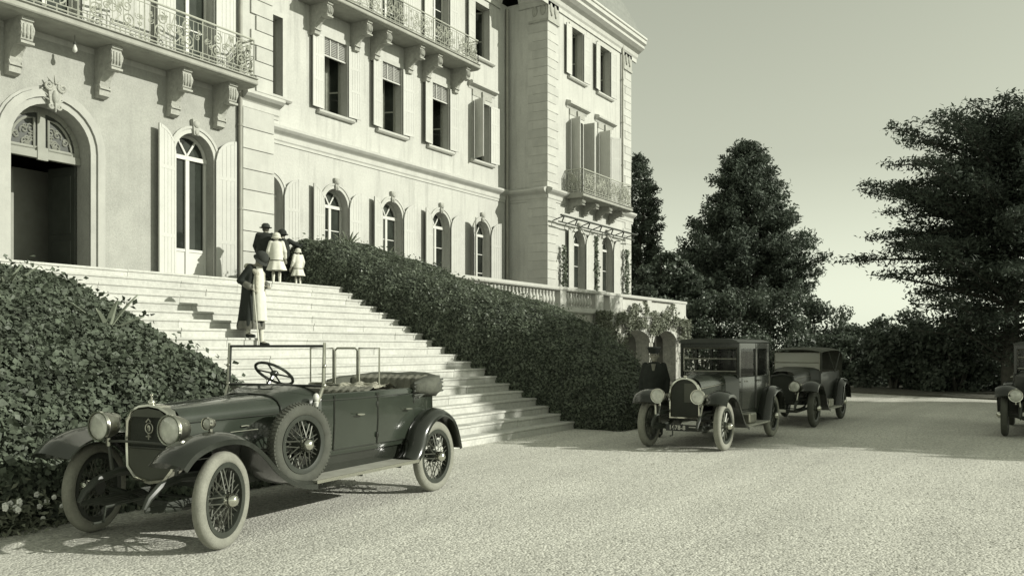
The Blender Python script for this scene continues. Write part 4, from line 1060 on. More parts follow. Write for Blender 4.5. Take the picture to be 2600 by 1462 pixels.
def spring_and_axle(t, xf, xr, tr, m='wheel_dark'):
    mb = MB()
    for s in (-1, 1):
        mb.tube([(xf+.55, s*.40, .40), (xf+.50, s*.40, .48), (xf+.38, s*.40, .57), (xf+.16, s*.40, .62), (xf-.3, s*.40, .60)], [.022, .030, .036, .04, .045], 8)          # dumb iron
        for k in range(4): mb.tube([(xf+.54-.07*k, s*.40, .385-.008*k), (xf+.2, s*.40, .40-.016*k), (xf, s*.40, .40-.016*k), (xf-.3, s*.40, .43-.016*k), (xf-.6+.06*k, s*.40, .50-.016*k)], .012, 4, flat=2.0)
        mb.box(xr-.55, xf-.3, s*.40-.03, s*.40+.03, .50, .62)
        mb.tube([(xr+.55, s*.44, .52), (xr+.2, s*.44, .44), (xr, s*.44, .40), (xr-.3, s*.44, .43), (xr-.55, s*.44, .54)], .03, 6)
    mb.tube([(xf, -tr+.06, .42), (xf, -.5, .40), (xf, -.3, .33), (xf, .3, .33), (xf, .5, .40), (xf, tr-.06, .42)], .032, 8)
    mb.tube([(xr, -tr+.06, .42), (xr, tr-.06, .42)], .045, 8); mb.ell((xr, 0, .42), (.14, .13, .15))
    mb.tube([(xf-.16, -tr+.12, .38), (xf-.16, tr-.12, .38)], .014, 6)
    mb.box(xr-.3, xf-.25, -.39, .39, .46, .50)
    mb.tube([(xf+.15, 0, .42), (xf+.60, 0, .40), (xf+.62, 0, .28), (xf+.72, 0, .28)], .013, 6)
    return mb.build('chassis', m, t, True, local=True)
def slab_windscreen(parent, x, hw, z0, z1, rake=0.0, split=None, m='nickel_dull', r=.014, glass='clear_glass'):
    mb = MB(); X = lambda z: x - rake*(z-z0)
    c = [(X(z0), -hw, z0), (X(z0), hw, z0), (X(z1), hw, z1), (X(z1), -hw, z1)]; mb.tube(c, r, 6, closed=True)
    if split: mb.tube([(X(split), -hw, split), (X(split), hw, split)], r*.8, 6)
    o = mb.build('windscreen', m, parent, True, local=True)
    MB().add([(X(z0)-.003, -hw, z0), (X(z0)-.003, hw, z0), (X(z1)-.003, hw, z1), (X(z1)-.003, -hw, z1)], [(0,1,2,3)]).build('glass', glass, o, fix=False, local=True)
    return o
def handle(parent, loc):
    mb = MB(); mb.tube([(0,0,0), (0,.035,0)], .012, 6); mb.tube([(.055,.04,.004), (0,.042,0), (-.07,.04,-.004)], [.007,.012,.008], 6)
    o = mb.build('handle', 'nickel', parent, True, local=True); o.location = loc; return o

# --- the open touring car in the foreground --------------------------------
def tourer():
    t = thing('touring_car', 'open dark touring car with spare wire wheel, parked before the steps', 'car', (5.03, 6.92, 0), math.pi + R(5))
    xf, xr, tr = -.15, -3.37, .725
    for s in (1, -1):
        wheel(t, (xf, s*tr, .425), R(15) + (0 if s > 0 else math.pi), .425, .108)
        wheel(t, (xr, s*tr, .425), 0 if s > 0 else math.pi, .425, .108)
    spring_and_axle(t, xf, xr, tr)
    # radiator: rounded shell with an arched shoulder
    out = [(-.02, -.30, .66), (-.02, -.20, .56), (-.02, 0, .525), (-.02, .20, .56), (-.02, .30, .66), (-.02, .31, .9), (-.02, .30, 1.10), (-.02, .24, 1.19), (-.02, .13, 1.235), (-.02, 0, 1.25), (-.02, -.13, 1.235), (-.02, -.24, 1.19), (-.02, -.30, 1.10), (-.02, -.31, .9)]
    def sc(pts, k, dx, kz=None): return [(p[0]+dx, p[1]*k, .9+(p[2]-.9)*(kz or k)) for p in pts]
    r = MB(); r.loft([sc(out, .99, -.09), sc(out, 1.0, -.01), sc(out, .985, .022), sc(out, .93, .03), sc(out, .885, .018, .90), sc(out, .875, -.02, .89)], True, False)
    ro = r.build('radiator_shell', 'nickel', t, True, local=True)
    MB().add(sc(out, .90, -.012, .905), [tuple(range(14))]).build('radiator_core', 'core_dark', ro, fix=False, local=True)
    cut = .84
    bl = [(-.018, -.27, .68), (-.018, -.19, .60), (-.018, 0, .565), (-.018, .19, .60), (-.018, .27, .68), (-.018, .275, cut), (-.018, -.275, cut)]
    MB().add(bl, [tuple(range(7))]).build('radiator_blind', 'core_blind', ro, fix=False, local=True)
    MB().tube([(-.012, -.275, cut+.012), (-.012, .275, cut+.012)], .008, 6).build('blind_rod', 'iron_dark', ro, local=True)
    fl = MB(); fl.prism([(-.23, 1.13), (.23, 1.13), (.15, 1.19), (0, 1.208), (-.15, 1.19)], 'x', .004, .014); fl.build('header_plate', 'core_blind', ro, local=True)
    bd = MB(); bd.lathe([(.040, 0), (.047, .004), (.052, 0)], (.0, 0, 1.03), 'x', 20); bd.ell((.003, 0, 1.03), (.004, .022, .03), 8, 6)
    bd.tube([(.004, -.03, 1.085), (.004, 0, 1.115), (.004, .03, 1.085)], .008, 6); bd.tube([(.004, 0, .985), (.004, 0, .93)], [.012, .005], 6); bd.tube([(.004, -.03, .955), (.004, .03, .955)], .006, 6)
    bd.build('badge', 'nickel_dull', ro, True, local=True)
    MB().lathe([(.035, 0), (.038, .015), (.03, .03), (.012, .035), (.010, .07), (.018, .085), (.001, .095)], (-.03, 0, 1.245), 'z', 14).build('cap', 'nickel', ro, True, local=True)
    # bonnet and scuttle
    b = MB().loft([section(-.08, .30, .78, 1.08, 1.225), section(-.45, .335, .78, 1.09, 1.24), section(-.85, .375, .77, 1.10, 1.255), section(-1.24, .42, .76, 1.10, 1.275)], False, False)
    bo = b.build('bonnet', 'paint_car', t, True, local=True, sharp=35)
    MB().tube([(-.08, 0, 1.232), (-1.24, 0, 1.281)], .008, 6).build('hinge', 'paint_black', bo, local=True)
    for s in (-1, 1): MB().tube([(-.08, s*.303, 1.075), (-1.24, s*.424, 1.095)], .007, 6).build('hinge', 'paint_black', bo, local=True)
    for s in (-1, 1):
        lv = MB(); lv.tube([(-.62, s*.362, .955), (-.95, s*.396, .96)], .007, 6); lv.tube([(-.75, s*.372, 1.0), (-.80, s*.39, 1.005), (-.84, s*.384, 1.0)], .009, 6)
        lv.build('bonnet_strap', 'nickel', bo, True, local=True)
    c = MB().loft([section(-1.245, .425, .74, 1.10, 1.28), section(-1.36, .50, .70, 1.13, 1.315), section(-1.50, .575, .64, 1.16, 1.345), section(-1.64, .615, .62, 1.20, 1.36)], False, False)
    co = c.build('scuttle', 'paint_car', t, True, local=True, sharp=35)
    MB().tube([(-1.245, -.43, .74)] + [(-1.245, y*1.012, z+.004) for _, y, z in section(-1.245, .425, .74, 1.10, 1.28)[1:-1]] + [(-1.245, .43, .74)], .010, 6).build('beading', 'paint_black', co, True, local=True)
    MB().box(-1.63, -1.62, -.60, .60, .9, 1.33).build('dashboard', 'leather', co, local=True)
    MB().box(-1.50, -1.40, -.06, .16, 1.318, 1.328).build('vent', 'paint_black', co, local=True)
    # body tub: plan outline swept between sill and waist
    plan = [(-1.64, .615), (-2.1, .64), (-2.7, .645), (-3.2, .63), (-3.55, .57), (-3.72, .44), (-3.78, .2)]
    plan = plan + [(x, -y) for x, y in plan[::-1]]
    def lvl(z, k, dx=0): return [(x if x > -1.7 else -1.64+(x+1.64)*(1+dx), y*k, z) for x, y in plan]
    tub = MB().loft([lvl(.62, .94, -.03), lvl(.70, .975, -.01), lvl(.95, 1.0), lvl(1.20, 1.0, .005), lvl(1.262, .985, .0), lvl(1.272, .965, -.004), lvl(1.262, .945, -.008), lvl(1.0, .93, -.02), lvl(.64, .9, -.05)], False, False)
    body = tub.build('body', 'paint_car', t, True, local=True, sharp=35)
    MB().add([(x, y*.92, .64) for x, y in plan], [tuple(range(len(plan)))]).build('floor', 'leather', body, fix=False, local=True)
    MB().tube([(x, y*1.003, 1.205) for x, y in plan], .007, 6).build('beading', 'paint_black', body, True, local=True)
    for s in (1, -1):
        for a, bb in ((-1.82, -2.42), (-2.44, -3.05)):
            n = 8; o_, i_ = [], []
            for k in range(n+1):
                x = a+(bb-a)*k/n; y = s*(.617 + .028*math.sin(math.pi*min(1, max(0, (-x-1.64)/1.75))) + .005)
                o_.append((x, y))
            rings = []
            for z, kk in ((.68, .972), (.95, .9995), (1.19, .9995)):
                rings.append([(x, y*kk + s*.004, z) for x, y in o_])
            d = MB().loft(rings, False, False); dd = d.build('door', 'paint_car', t, True, fix=True, local=True)
            e = MB()
            for x, y in (o_[0], o_[-1]): e.tube([(x, (y)*.975, .68), (x, y*1.0, .95), (x, y*1.0, 1.25)], .006, 5)
            e.tube([(x, y*.978, .68) for x, y in o_], .006, 5)
            e.build('door_gap', 'paint_black', dd, fix=False, local=True)
            for z in (.78, 1.12): MB().lathe([(.012, -.03), (.016, 0), (.012, .03)], (bb-.0, o_[-1][1]+s*.006, z), 'z', 8, True).build('hinge', 'paint_black', dd, True, local=True)
            h = handle(dd, (a-.30 if a > -2 else a-.45, s*.655, 1.03)); h.rotation_euler = (0, 0, 0 if s > 0 else math.pi)
    # seats
    for nm, xs, zt, w in (('front_seat', -2.42, 1.30, .56), ('rear_seat', -3.45, 1.40, .56)):
        pl = MB(); n = 44; fr, bk = [], []
        for k in range(n+1):
            y = -w + 2*w*k/n; q = .018*abs(math.sin(k*math.pi/4)); fr.append(y); 
        rings = [[(xs+.10+.02*abs(math.sin(k*math.pi/4)), y, .95) for k, y in enumerate(fr)], [(xs+.06+.028*abs(math.sin(k*math.pi/4)), y, 1.15) for k, y in enumerate(fr)], [(xs+.02+.028*abs(math.sin(k*math.pi/4)), y, zt-.03) for k, y in enumerate(fr)], [(xs-.05, y, zt+.012*abs(math.sin(k*math.pi/4))) for k, y in enumerate(fr)], [(xs-.14, y, zt-.05) for y in fr], [(xs-.16, y, .85) for y in fr]]
        pl.loft(rings, False, False); so = pl.build(nm, 'pleat_cloth', t, True, fix=False, local=True)
        MB().box(xs+.02, xs+.52, -w, w, .82, .97).build('cushion', 'pleat_cloth', so, bevel=.04, local=True)
    MB().box(-2.66, -2.58, -.57, .57, .9, 1.27).build('partition', 'leather', t, local=True)
    # rug thrown over the partition
    g = random.Random(4); rg = MB(); rows = []
    for i in range(9):
        f = i/8; rows.append([(-2.50-.35*f+.02*math.sin(k*1.7+i), .02+.045*k, 1.285+.05*math.sin(math.pi*f)+.022*math.sin(k*1.3+i*.8)-.10*max(0, f-.8)) for k in range(13)])
    rg.loft(rows, False, False).build('fur_rug', 'fur', t, True, fix=False, local=True)
    # folded hood round the back of the body
    hp = [(-3.05, .645), (-3.3, .64), (-3.56, .60), (-3.78, .47), (-3.90, .25), (-3.94, 0)]; hp = hp + [(x, -y) for x, y in hp[-2::-1]]
    rings = []; m = len(hp)
    for i, (x, y) in enumerate(hp):
        f = i/(m-1); n = 14; a = Vector((x, y)); p = Vector(hp[max(0, i-1)]); q = Vector(hp[min(m-1, i+1)]); d = (q-p).normalized(); nr = Vector((d.y, -d.x)); k_ = .45 + .55*math.sin(math.pi*min(1, max(.0, f*1.0)))**.5
        ring = []
        for k in range(n):
            an = 2*math.pi*k/n; rr = (.115+.018*math.sin(an*5+i*1.1))*k_
            ring.append((x - nr.x*rr*math.cos(an)*1.0, y - nr.y*rr*math.cos(an)*1.0, 1.275 + rr*1.25*math.sin(an)*1.0))
        rings.append(ring)
    hood = MB().loft(rings).build('folded_hood', 'hood_cloth', t, True, local=True, sharp=0)
    for s in (1, -1):
        ir = MB()
        for z in (1.20, 1.25, 1.30, 1.34): ir.tube([(-3.02, s*.665, z-.02), (-3.4, s*.68, z), (-3.78, s*.60, z+.01)], .013, 6)
        ir.tube([(-3.1, s*.67, 1.15), (-3.6, s*.69, 1.33)], .012, 6)
        ir.build('hood_iron', 'iron_dark', hood, True, local=True)
    # screens
    slab_windscreen(t, -1.63, .635, 1.355, 1.765, .05, None, 'paint_black', .016)
    for s in (1, -1): 
        st = MB(); st.tube([(-1.56, s*.63, 1.19), (-1.63, s*.65, 1.36), (-1.645, s*.65, 1.80)], [.02, .02, .015], 8); st.ell((-1.63, s*.655, 1.36), (.028, .028, .028)); st.ell((-1.635, s*.655, 1.56), (.024, .024, .024))
        st.build('screen_post', 'nickel_dull', t, True, local=True)
    rs = MB(); x = -2.66; z0, z1 = 1.33, 1.745
    rs.tube([(x, .16, z0), (x, .16, z1-.03), (x, .13, z1), (x, -.13, z1), (x, -.16, z1-.03), (x, -.16, z0)], .011, 6)
    for s in (1, -1): rs.tube([(x, s*.19, z0), (x, s*.19, z1), (x+.03, s*.50, z1), (x+.03, s*.50, z0), (x, s*.19, z0)], .011, 6)
    rs.tube([(x, -.55, z0-.02), (x, .55, z0-.02)], .016, 6)
    rso = rs.build('rear_windscreen', 'nickel_dull', t, True, local=True)
    for a, bb in ((-.15, .15), (.2, .49), (-.49, -.2)): MB().add([(x-.002, a, z0), (x-.002, bb, z0), (x-.002, bb, z1-.01), (x-.002, a, z1-.01)], [(0,1,2,3)]).build('glass', 'clear_glass', rso, fix=False, local=True)
    sw = MB(); rot = Euler((0, R(-38), 0)).to_matrix(); cc = Vector((-1.98, -.36, 1.46)); ring = [cc + rot @ Vector((.205*math.cos(a*math.pi/14), .205*math.sin(a*math.pi/14), 0)) for a in range(28)]
    sw.tube(ring, .016, 8, closed=True)
    for a in (20, 110, 200, 290): sw.tube([cc, cc + rot @ Vector((.2*math.cos(R(a)), .2*math.sin(R(a)), 0))], .010, 6)
    sw.ell(cc, (.045, .045, .04)); sw.tube([cc, cc + rot @ Vector((0, 0, -.75))], .022, 8)
    sw.build('steering_wheel', 'paint_black', t, True, local=True)
    # mudguards, running boards
    fpath = [(.43, .79), (.30, .90), (.08, .975), (-.15, .99), (-.35, .945), (-.55, .82), (-.76, .63), (-1.0, .495), (-1.28, .44)]
    rpath = [(-2.80, .46), (-2.89, .56), (-2.98, .78), (-3.14, .92), (-3.38, .985), (-3.62, .91), (-3.77, .73), (-3.86, .50)]
    for s in (1, -1):
        fender(t, s, fpath, .46, .87, valance=(.56, .40), vx=-.3); fender(t, s, rpath, .56, .86, valance=(.60, .52))
        rb = MB().box(-1.27, -2.86, s*.54, s*.86, .425, .452).build('running_board', 'aluminium', t, bevel=.006, local=True)
        e = MB(); e.box(-1.26, -2.86, s*.862, s*.87, .42, .455); e.build('board_edge', 'nickel', rb, local=True)
        for x_ in (-1.4, -2.0, -2.6): MB().tube([(x_, s*.40, .47), (x_, s*.56, .405), (x_, s*.82, .402)], .014, 6).build('board_bracket', 'wheel_dark', rb, local=True)
        vl = MB().box(-1.2, -2.9, s*.545, s*.555, .452, .66).build('splash_board', 'paint_black', t, local=True)
        headlamp(t, (.17, s*.44, 1.045), .125, .20)
        lb = MB(); lb.tube([(.06, s*.44, .86), (.06, s*.40, .62)], .018, 6); lb.build('lamp_bracket', 'iron_dark', t, local=True)
    for s in (1, -1):
        o = headlamp(t, (-.10, s*.60, 1.085), .052, .09)
    hl = MB(); hl.tube([(.06, -.5, .90), (.10, -.2, .915), (.10, .2, .915), (.06, .5, .90)], .012, 6); hl.build('lamp_bar', 'iron_dark', t, local=True)
    sl = MB(); sl.ell((-1.50, .66, 1.245), (.035, .03, .045)); sl.lathe([(.02, -.09), (.028, -.05), (.015, -.04)], (-1.50, .66, 1.245), 'z', 10); sl.build('side_lamp', 'white_paint', t, True, local=True)
    # spare wheel in the left mudguard
    sp = wheel(t, (-1.17, .735, .81), R(-4), .40, .125, 'wire', 'tyre_dark', True)
    MB().tube([(-1.17, .44, .81), (-1.17, .70, .81)], .03, 8).build('spare_mount', 'wheel_dark', t, local=True)
    def stretch(x, D=.28):                        # long wheelbase: the rear half sits further back
        f = min(1.0, max(0.0, (-x-1.75)/1.3)); return x - D*f
    for o in t.children_recursive:
        if o.type != 'MESH' or o.name.startswith('wheel') or (o.parent and o.parent.name.startswith('wheel')): continue
        if Vector(o.location).length > 1e-6: o.location.x = stretch(o.location.x); continue
        for v in o.data.vertices: v.co.x = stretch(v.co.x); v.co.y -= .17*min(1.0, max(0.0, (-v.co.y-.42)/.1)) if o.name.startswith(('mudguard', 'valance', 'running', 'board', 'splash')) else 0
    for o in t.children:
        if o.name.startswith('wheel'): o.location.x = stretch(o.location.x); o.location.y -= .17 if o.location.y < -.5 else 0
    return t
tourer()

# --- closed cars -----------------------------------------------------------
def text_mesh(txt, size, m, parent, loc, rot):
    cu = bpy.data.curves.new('lettering', 'FONT'); cu.body = txt; cu.size = size; cu.extrude = .002; cu.align_x = 'CENTER'; cu.align_y = 'CENTER'
    o = bpy.data.objects.new('lettering', cu); COL.objects.link(o); dg = bpy.context.evaluated_depsgraph_get()
    me = bpy.data.meshes.new_from_object(o.evaluated_get(dg)); bpy.data.objects.remove(o)
    me.materials.clear(); me.materials.append(MATS[m]); o = bpy.data.objects.new('lettering', me); COL.objects.link(o); attach(o, parent, True); o.location = loc; o.rotation_euler = rot; return o
def saloon(label, loc, roof=1.88, tyre='tyre_pale', plate=None, paint='paint_car', arch_rad=True, tourtop=False, wheelkind='wood', steer=0.0, xr=-3.0, lampz=.92, lampy=.36):
    if paint == 'paint_car': paint = 'paint_saloon'
    t = thing('saloon_car' if not tourtop else 'touring_car', label, 'car', loc, math.pi); xf, tr = -.1, .68
    for s in (1, -1):
        wheel(t, (xf, s*tr, .42), R(steer) + (0 if s > 0 else math.pi), .42, .125, wheelkind, tyre); wheel(t, (xr, s*tr, .42), 0 if s > 0 else math.pi, .42, .125, wheelkind, tyre)
    spring_and_axle(t, xf, xr, tr)
    # radiator
    hw = .28; n = 12
    if arch_rad: out = [(0, -hw, .52), (0, hw, .52)] + [(0, hw*math.cos(math.pi*k/n), .97 + .26*math.sin(math.pi*k/n)) for k in range(n+1)]
    else: out = [(0, -hw, .52), (0, hw, .52), (0, hw, 1.02), (0, hw*.9, 1.12), (0, 0, 1.17), (0, -hw*.9, 1.12), (0, -hw, 1.02)]
    def sc(k, dx, kz): return [(p[0]+dx-.06, p[1]*k, .85+(p[2]-.85)*kz) for p in out]
    ro = MB().loft([sc(1, -.08, 1), sc(1.01, 0, 1.01), sc(.99, .025, .99), sc(.90, .03, .925), sc(.87, .01, .90), sc(.87, -.02, .90)], True, False).build('radiator_shell', 'nickel' if arch_rad else 'paint_dull', t, True, local=True)
    MB().add(sc(.9, -.01, .93), [tuple(range(len(out)))]).build('radiator_core', 'core_dark', ro, fix=False, local=True)
    if arch_rad:
        MB().box(-.062, -.054, -.01, .235, .80, 1.13).build('radiator_flap', 'core_blind', ro, local=True)
        MB().lathe([(.03, 0), (.032, .03), (.001, .035)], (-.08, 0, 1.235), 'z', 12).build('cap', 'nickel', ro, True, local=True)
    bo = MB().loft([section(-.12, .275, .76, 1.03, 1.22), section(-.6, .31, .76, 1.06, 1.255), section(-1.15, .36, .75, 1.10, 1.29)], False, False).build('bonnet', paint, t, True, local=True, sharp=35)
    for s in (1, -1): MB().tube([(-.12, s*.279, 1.04), (-1.15, s*.364, 1.10)], .007, 6).build('hinge', 'nickel_dull', bo, True, local=True)
    MB().loft([section(-1.15, .365, .70, 1.10, 1.295), section(-1.25, .47, .62, 1.12, 1.30), section(-1.36, .55, .56, 1.15, 1.30)], False, False).build('scuttle', paint, t, True, local=True, sharp=35)
    fp = [(.30, .80), (.22, .91), (.06, .985), (-.18, .975), (-.42, .86), (-.62, .66), (-.82, .46), (-1.05, .36)]
    rp = [(xr+.62, .36), (xr+.52, .60), (xr+.36, .86), (xr+.1, .965), (xr-.2, .94), (xr-.42, .76), (xr-.50, .52)]
    for s in (1, -1):
        fender(t, s, fp, .44, .84, valance=(.50, .36), vx=-.3); fender(t, s, rp, .54, .84, valance=(.55, .50))
        MB().box(-1.04, xr+.60, s*.52, s*.83, .335, .365).build('running_board', 'aluminium', t, bevel=.006, local=True)
        MB().box(-1.1, xr+.6, s*.515, s*.525, .36, .6).build('splash_board', 'paint_black', t, local=True)
        headlamp(t, (.30, s*lampy, lampz), .118, .2, 0, 'nickel_dull')
        MB().tube([(.18, s*lampy, lampz-.15), (.2, s*.38, .62)], .018, 6).build('lamp_bracket', 'iron_dark', t, local=True)
        MB().tube([(.16, s*.48, .95), (.22, s*.43, .80), (.28, s*.40, .58)], .016, 6).build('mudguard_stay', 'nickel_dull', t, True, local=True)
    mb = MB(); mb.box(-1.35, -1.75, .56, .76, .366, .56); mb.build('battery_box', 'nickel_dull', t, bevel=.03, local=True)
    if not tourtop:
        # lower body
        plan = [(-1.36, .55), (-1.7, .585), (-2.6, .60), (-3.2, .575), (-3.42, .50), (-3.48, .3)]; plan += [(x, -y) for x, y in plan[::-1]]
        def lv(z, k): return [(x, y*k, z) for x, y in plan]
        body = MB().loft([lv(.50, .96), lv(.60, .985), lv(.9, 1.0), lv(1.20, 1.0), lv(1.225, .985)], False, False).build('body', paint, t, True, local=True, sharp=35)
        MB().add(lv(.52, .95), [tuple(range(len(plan)))]).build('floor', 'leather', body, fix=False, local=True)
        MB().add([(-3.475, -.3, .5), (-3.475, .3, .5), (-3.475, .3, 1.22), (-3.475, -.3, 1.22)], [(0,1,2,3)]).build('rear_panel', paint, body, fix=False, local=True)
        for z in (1.235,):
            MB().tube([(x, y*1.004, z-.02) for x, y in plan], .012, 6).build('waist_moulding', 'paint_black', body, True, local=True)
        up = MB(); ztop = roof-.06
        posts = [(-1.37, .545, .045), (-2.26, .585, .05), (-3.08, .565, .05), (-3.36, .50, .06)]
        for s in (1, -1):
            for x, y, w in posts: up.box(x-w, x+w, s*y-.022, s*y+.022, 1.2, ztop)
            for (x, y, w), (x2, y2, w2) in zip(posts, posts[1:]):
                up.add([(x, s*y+.02, ztop-.10), (x2, s*y2+.02, ztop-.10), (x2, s*y2+.02, ztop), (x, s*y+.02, ztop), (x, s*y-.02, ztop-.10), (x2, s*y2-.02, ztop-.10), (x2, s*y2-.02, ztop), (x, s*y-.02, ztop)], [(0,1,2,3),(7,6,5,4),(0,4,5,1),(3,2,6,7)])
        up.box(-3.48, -3.40, -.50, .50, 1.2, ztop); up.box(-1.40, -1.34, -.545, .545, ztop-.08, ztop)
        up.build('upper_body', 'paint_black', t, local=True)
        def rr(k, z): return [(x - (0 if x < -1.5 else -.08), y*k, z) for x, y in plan] 
        rf = MB(); pl = [(-1.24, .54)] + plan[1:6] + [(x, -y) for x, y in (plan[1:6])[::-1]] + [(-1.24, -.54)]
        rings = [[(x, y*k, z) for x, y in pl] for k, z in ((1.0, ztop), (1.035, ztop+.012), (1.035, ztop+.03), (1.0, ztop+.045), (.8, ztop+.075), (.4, ztop+.09))]
        rf.loft(rings, True, True).build('roof', 'paint_dull', t, True, local=True, sharp=45)
        for s in (1, -1):
            for (x, y, w), (x2, y2, w2) in zip(posts, posts[1:]):
                MB().add([(x, s*y, 1.22), (x2, s*y2, 1.22), (x2, s*y2, ztop-.08), (x, s*y, ztop-.08)], [(0,1,2,3)]).build('side_window', 'clear_glass', t, fix=False, local=True)
            for k, (a, b) in enumerate(((-1.42, -2.22), (-2.26, -3.04))):
                e = MB(); 
                for x in (a, b): e.tube([(x, s*(.574 if x > -2 else .594), .60), (x, s*(.585 if x > -2 else .603), .9), (x, s*(.585 if x > -2 else .603), 1.2)], .006, 5)
                e.tube([(a, s*.580, .60), (b, s*.592, .60)], .006, 5); d = e.build('door', 'paint_black', t, fix=False, local=True)
                hd = handle(d, (a-.10, s*.60, 1.13)); hd.rotation_euler = (0, 0, 0 if s > 0 else math.pi)
        slab_windscreen(t, -1.345, .505, 1.31, ztop-.09, .0, 1.54, 'nickel_dull', .016)
        st = MB()
        for x, z in ((-2.1, 1.25), (-3.0, 1.3)): st.box(x-.5, x+.02, -.5, .5, .8, .98); st.box(x-.62, x-.48, -.5, .5, .9, z)
        st.build('seat', 'leather', t, bevel=.05, local=True)
        MB().box(-3.40, -3.39, -.32, .32, 1.35, ztop-.14).build('rear_window', 'bright_glass', t, local=True)
    else:
        plan = [(-1.36, .55), (-1.9, .60), (-2.8, .61), (-3.3, .57), (-3.5, .45), (-3.56, .25)]; plan += [(x, -y) for x, y in plan[::-1]]
        def lv(z, k): return [(x, y*k, z) for x, y in plan]
        body = MB().loft([lv(.50, .95), lv(.62, .985), lv(.9, 1.0), lv(1.14, 1.0), lv(1.18, .98), lv(1.15, .95), lv(.6, .92)], False, False).build('body', paint, t, True, local=True, sharp=35)
        MB().add(lv(.6, .93), [tuple(range(len(plan)))]).build('floor', 'leather', body, fix=False, local=True)
        slab_windscreen(t, -1.36, .52, 1.20, 1.64, .06, 1.40, 'nickel_dull', .016, 'pale_glass')
        tp = MB(); rows = []
        for x, z, k in ((-1.22, 1.70, 1.0), (-1.3, 1.725, 1.02), (-2.1, 1.76, 1.04), (-2.9, 1.76, 1.04), (-3.45, 1.68, 1.0), (-3.62, 1.45, .95), (-3.62, 1.15, .93)):
            rows.append([(x, .60*k*math.sin(a), z + .05*(math.cos(a)-1)*1.6) for a in [(-1+2*j/12)*math.pi/2 for j in range(13)]])
        tp.loft(rows, False, False).build('hood', 'hood_cloth', t, True, fix=False, local=True, sharp=0)
        for s in (1, -1): 
            bw_ = MB(); bw_.tube([(-2.6, s*.6, 1.15), (-1.9, s*.6, 1.66)], .014, 6); bw_.tube([(-2.6, s*.6, 1.15), (-3.2, s*.6, 1.66)], .014, 6); bw_.tube([(-1.38, s*.56, 1.15), (-1.28, s*.58, 1.66)], .012, 6)
            bw_.build('hood_iron', 'iron_dark', t, local=True)
        st = MB()
        for x in (-2.1, -3.1): st.box(x-.4, x+.05, -.52, .52, .8, .95); st.box(x-.5, x-.38, -.52, .52, .85, 1.2)
        st.build('seat', 'leather', t, bevel=.05, local=True)
    if plate:
        p = MB().box(.40, .412, -.16, .24, .345, .455).build('number_plate', 'plate_black', t, local=True)
        text_mesh(plate, .105, 'plate_white', p, (.415, .04, .40), (R(90), 0, R(90)))
    else:
        MB().box(.42, .43, -.2, .2, .34, .40).build('number_plate', 'plate_white' if tourtop else 'plate_black', t, local=True)
    return t
saloon('dark closed saloon car with arched bright radiator parked beside the hedge', (14.6, 5.53, 0), 1.89, plate='1678-8')
saloon('dark touring car with its hood up, parked behind the saloon', (20.0, 5.28, 0), tyre='tyre_dark', paint='paint_dull', arch_rad=False, tourtop=True, wheelkind='wood', xr=-2.9, lampz=.90)
saloon('dark car cut off by the right edge of the picture', (20.0, .24, 0), 1.86, tyre='tyre_dark', paint='paint_dull', arch_rad=False, lampy=.48, lampz=.82)
